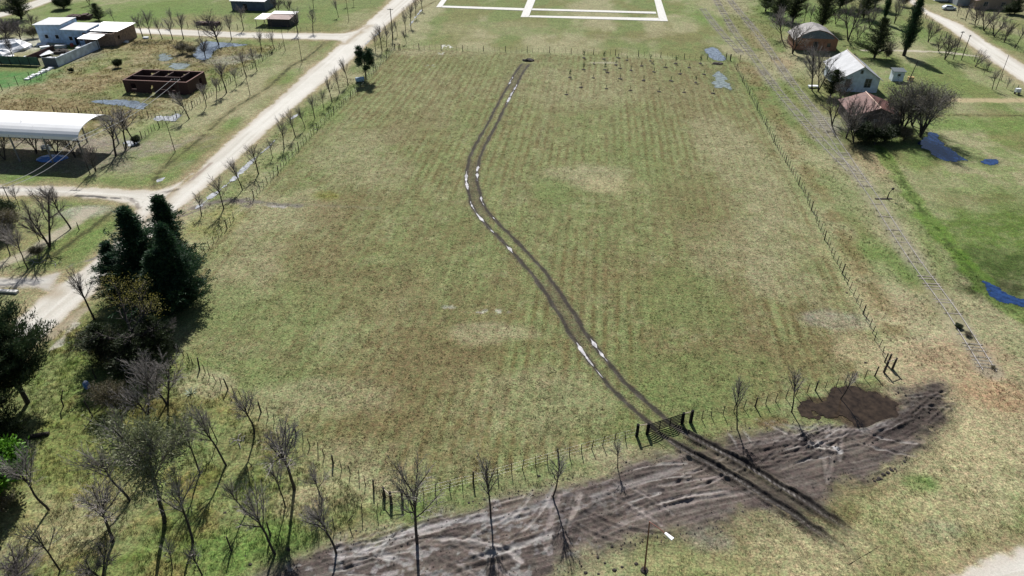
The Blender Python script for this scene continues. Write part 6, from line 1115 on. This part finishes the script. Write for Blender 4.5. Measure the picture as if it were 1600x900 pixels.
for i, (zx, zy, leafy_) in enumerate(SAP):
    u, v = 650 + zx / 3.2, zy / 3.2; x, y = P(u, v); rnd = random.Random(i)
    if zy < 312: band = 'row nearest the fence'
    elif zy < 346: band = 'second row from the fence'
    elif zy < 380: band = 'third row from the fence'
    elif zy < 420: band = 'fourth row from the fence'
    else: band = 'row farthest from the fence'
    k = sum(1 for a, b, c in SAP if a < zx and ((b < 312) == (zy < 312)) and ((b < 346) == (zy < 346)) and ((b < 380) == (zy < 380)) and ((b < 420) == (zy < 420)))
    r = thing('sapling', ('leafy' if leafy_ else 'thin') + ' sapling on a soil mound, %s from left in the %s' % (ORD[k], band), 'sapling', (x, y), rnd.uniform(0, 6), 'newly planted saplings in the field'); s = rnd.uniform(.8, 1.1)
    for o0, sc in ((s_t, (1, 1, 1.25 if leafy_ else .7)), (s_c, (1.1, 1.1, 1.25) if leafy_ else (.5, .5, .7)), (s_m, (.95, .95, .9))):
        o = o0.copy(); COL.objects.link(o); o.parent = r; o.scale = tuple(s * q for q in sc)
for o in (s_t, s_c, s_m): bpy.data.objects.remove(o)

# ------------------------------------------------------------------ rough grass: tufts on the unmown ground
def tufts(name, label, poly, n, hmin, hmax, per, wd, seed, excl=True, tint=(1, 1, 1)):
    rn = np.random.default_rng(seed); mn = poly.min(0); mx = poly.max(0); x = rn.uniform(mn[0], mx[0], n); y = rn.uniform(mn[1], mx[1], n); keep = poly_sd(x, y, poly, 1) > 0
    keep &= fbm(x, y, 2.2, 3, 44) > rn.uniform(.30, .62, n)
    keep &= poly_sd(x, y, MUD, 3) < -.3
    for k_, (a_, b_, pg) in RP.items(): keep &= poly_sd(x, y, pg, 3) < -1.0
    for pg, c in PUDW: keep &= poly_sd(x, y, pg, 3) < rn.uniform(-.4, .9, n)
    if excl: keep &= poly_sd(x, y, FIELD, 2) < 0
    x = x[keep]; y = y[keep]; n = len(x); c, wt, g, h = paint(x, y); hh = rn.uniform(hmin, hmax, n) * (.6 + .8 * fbm(x, y, 3, 2, 6))
    m = n * per; bx = np.repeat(x, per) + rn.normal(0, .10, m); by = np.repeat(y, per) + rn.normal(0, .10, m); H = np.repeat(hh, per) * rn.uniform(.6, 1.2, m); a = rn.uniform(0, 6.283, m); ln = rn.uniform(.1, .7, m) * H; w_ = wd * rn.uniform(.6, 1.4, m)
    dx = np.cos(a); dy = np.sin(a); z0 = np.repeat(h, per); V = np.empty((m, 3, 3)); V[:, 0] = np.column_stack([bx - dy * w_, by + dx * w_, z0]); V[:, 1] = np.column_stack([bx + dy * w_, by - dx * w_, z0]); V[:, 2] = np.column_stack([bx + dx * ln, by + dy * ln, z0 + H])
    C = np.repeat(c * rn.uniform(.9, 1.9, (n, 1)) * np.asarray(tint), per, 0); C = np.repeat(C, 3, 0)
    o = mesh_obj(name, V.reshape(-1, 3), np.arange(m * 3).reshape(m, 3), LEAF, attrs={'Col': np.clip(C, 0, .6)}); tag(o, label, 'grass', kind='stuff')
tufts('grass', 'rough tussocky grass under the grove of bare trees', GROVE, 22000, .14, .34, 9, .022, 1)
tufts('grass', 'tall dry weeds in the lots left of the main road', LOTS, 16000, .12, .40, 7, .035, 2, tint=(1.2, 1.15, 1.1))
tufts('grass', 'longer grass on the verge between the main road and the field', pw([(300, 350), (340, 300), (420, 218), (552, 100), (600, 60), (618, 76), (553, 150), (508, 192), (383, 328), (330, 390)]), 9000, .12, .3, 6, .03, 3)
tufts('grass', 'rough grass along the railway and the east ditch', pw([(1150, 98), (1120, 0), (1180, 0), (1240, 90), (1330, 220), (1400, 235), (1460, 350), (1540, 440), (1600, 505), (1600, 640), (1480, 600), (1400, 560)]), 26000, .10, .28, 6, .03, 4)
tufts('grass', 'rough grass of the lower right corner', pw([(1080, 850), (1300, 800), (1420, 720), (1480, 620), (1600, 600), (1600, 850), (1400, 920), (1000, 920)]), 9000, .08, .2, 8, .02, 5)
tufts('grass', 'uneven grass strip between field fence and mud', pw([(420, 690), (520, 740), (600, 800), (760, 765), (1000, 700), (1200, 650), (1380, 600), (1400, 620), (1200, 665), (1000, 715), (700, 810), (520, 850)]), 7000, .12, .3, 9, .02, 6)

# short mown grass standing on the near half of the field, and loose mud crumbs: both beyond counting
def blades(name, label, x, y, hmin, hmax, per, wd, rn):
    n = len(x); c, wt, g, h = paint(x, y); m = n * per; bx = np.repeat(x, per) + rn.normal(0, .08, m); by = np.repeat(y, per) + rn.normal(0, .08, m); H = rn.uniform(hmin, hmax, m); a = rn.uniform(0, 6.283, m); ln = rn.uniform(.2, 1.0, m) * H; w_ = wd * rn.uniform(.6, 1.4, m)
    dx = np.cos(a); dy = np.sin(a); z0 = np.repeat(h, per); V = np.empty((m, 3, 3)); V[:, 0] = np.column_stack([bx - dy * w_, by + dx * w_, z0]); V[:, 1] = np.column_stack([bx + dy * w_, by - dx * w_, z0]); V[:, 2] = np.column_stack([bx + dx * ln, by + dy * ln, z0 + H])
    C = np.repeat(np.repeat(c * rn.uniform(.7, 1.65, (n, 1)), per, 0), 3, 0); o = mesh_obj(name, V.reshape(-1, 3), np.arange(m * 3).reshape(m, 3), LEAF, attrs={'Col': np.clip(C, 0, .6)}); tag(o, label, 'grass', kind='stuff')
rn = np.random.default_rng(77); mn = FIELD.min(0); mx = FIELD.max(0); x = rn.uniform(mn[0], mx[0], 150000); y = mn[1] + (mx[1] - mn[1]) * rn.uniform(0, 1, 150000) ** 1.7
k = (poly_sd(x, y, FIELD, 1) > 0) & (fbm(x, y, 1.1, 3, 62) > rn.uniform(.3, .68, len(x))); d_, s_, l_ = seg_dist(x, y, TRK, 4); k &= ~((np.abs(d_ - .95) < .45) | ((d_ < 1.4) & (y < P(1040, 668)[1] + 2))); k &= poly_sd(x, y, MUD, 2) < -.4
x = x[k]; y = y[k]; blades('grass', 'short mown grass blades over the field', x, y, .04, .11, 6, .026, rn)
x = rn.uniform(MUD[:, 0].min() - 2, MUD[:, 0].max() + 2, 16000); y = rn.uniform(33, MUD[:, 1].max() + 2, 16000); sd = poly_sd(x, y, MUD, 4); k = (sd > -.7) & (rn.uniform(0, 1, len(x)) < np.where(np.abs(sd) < 1.1, .75, .22)) & (fbm(x, y, 1.4, 3, 65) > .46)
for pg, c in PUDW[-1:]: k &= poly_sd(x, y, pg, 3) < 0
x = x[k]; y = y[k]; n = len(x); s = rn.uniform(.02, .085, n) ** 1.0 * np.where(rn.uniform(0, 1, n) < .1, 1.7, 1); c, wt, g, h = paint(x, y)
dirs = np.array([(1, 0, 0), (.3, .95, 0), (-.8, .6, 0), (-.8, -.6, 0), (.3, -.95, 0), (0, 0, 1)], float); J = dirs[None] * (1 + rn.normal(0, .25, (n, 6, 1))); V = J * s[:, None, None]; V[:, :, 2] *= .8; V[:, :, 0] += x[:, None]; V[:, :, 1] += y[:, None]; V[:, :, 2] += h[:, None] + .015
fc_ = np.array([(0, 1, 5), (1, 2, 5), (2, 3, 5), (3, 4, 5), (4, 0, 5)]); Fm = (fc_[None] + (np.arange(n) * 6)[:, None, None]).reshape(-1, 3)
o = mesh_obj('mud_crumbs', V.reshape(-1, 3), Fm, SOIL); tag(o, 'loose dark mud crumbs over the churned strip', 'mud', kind='stuff')
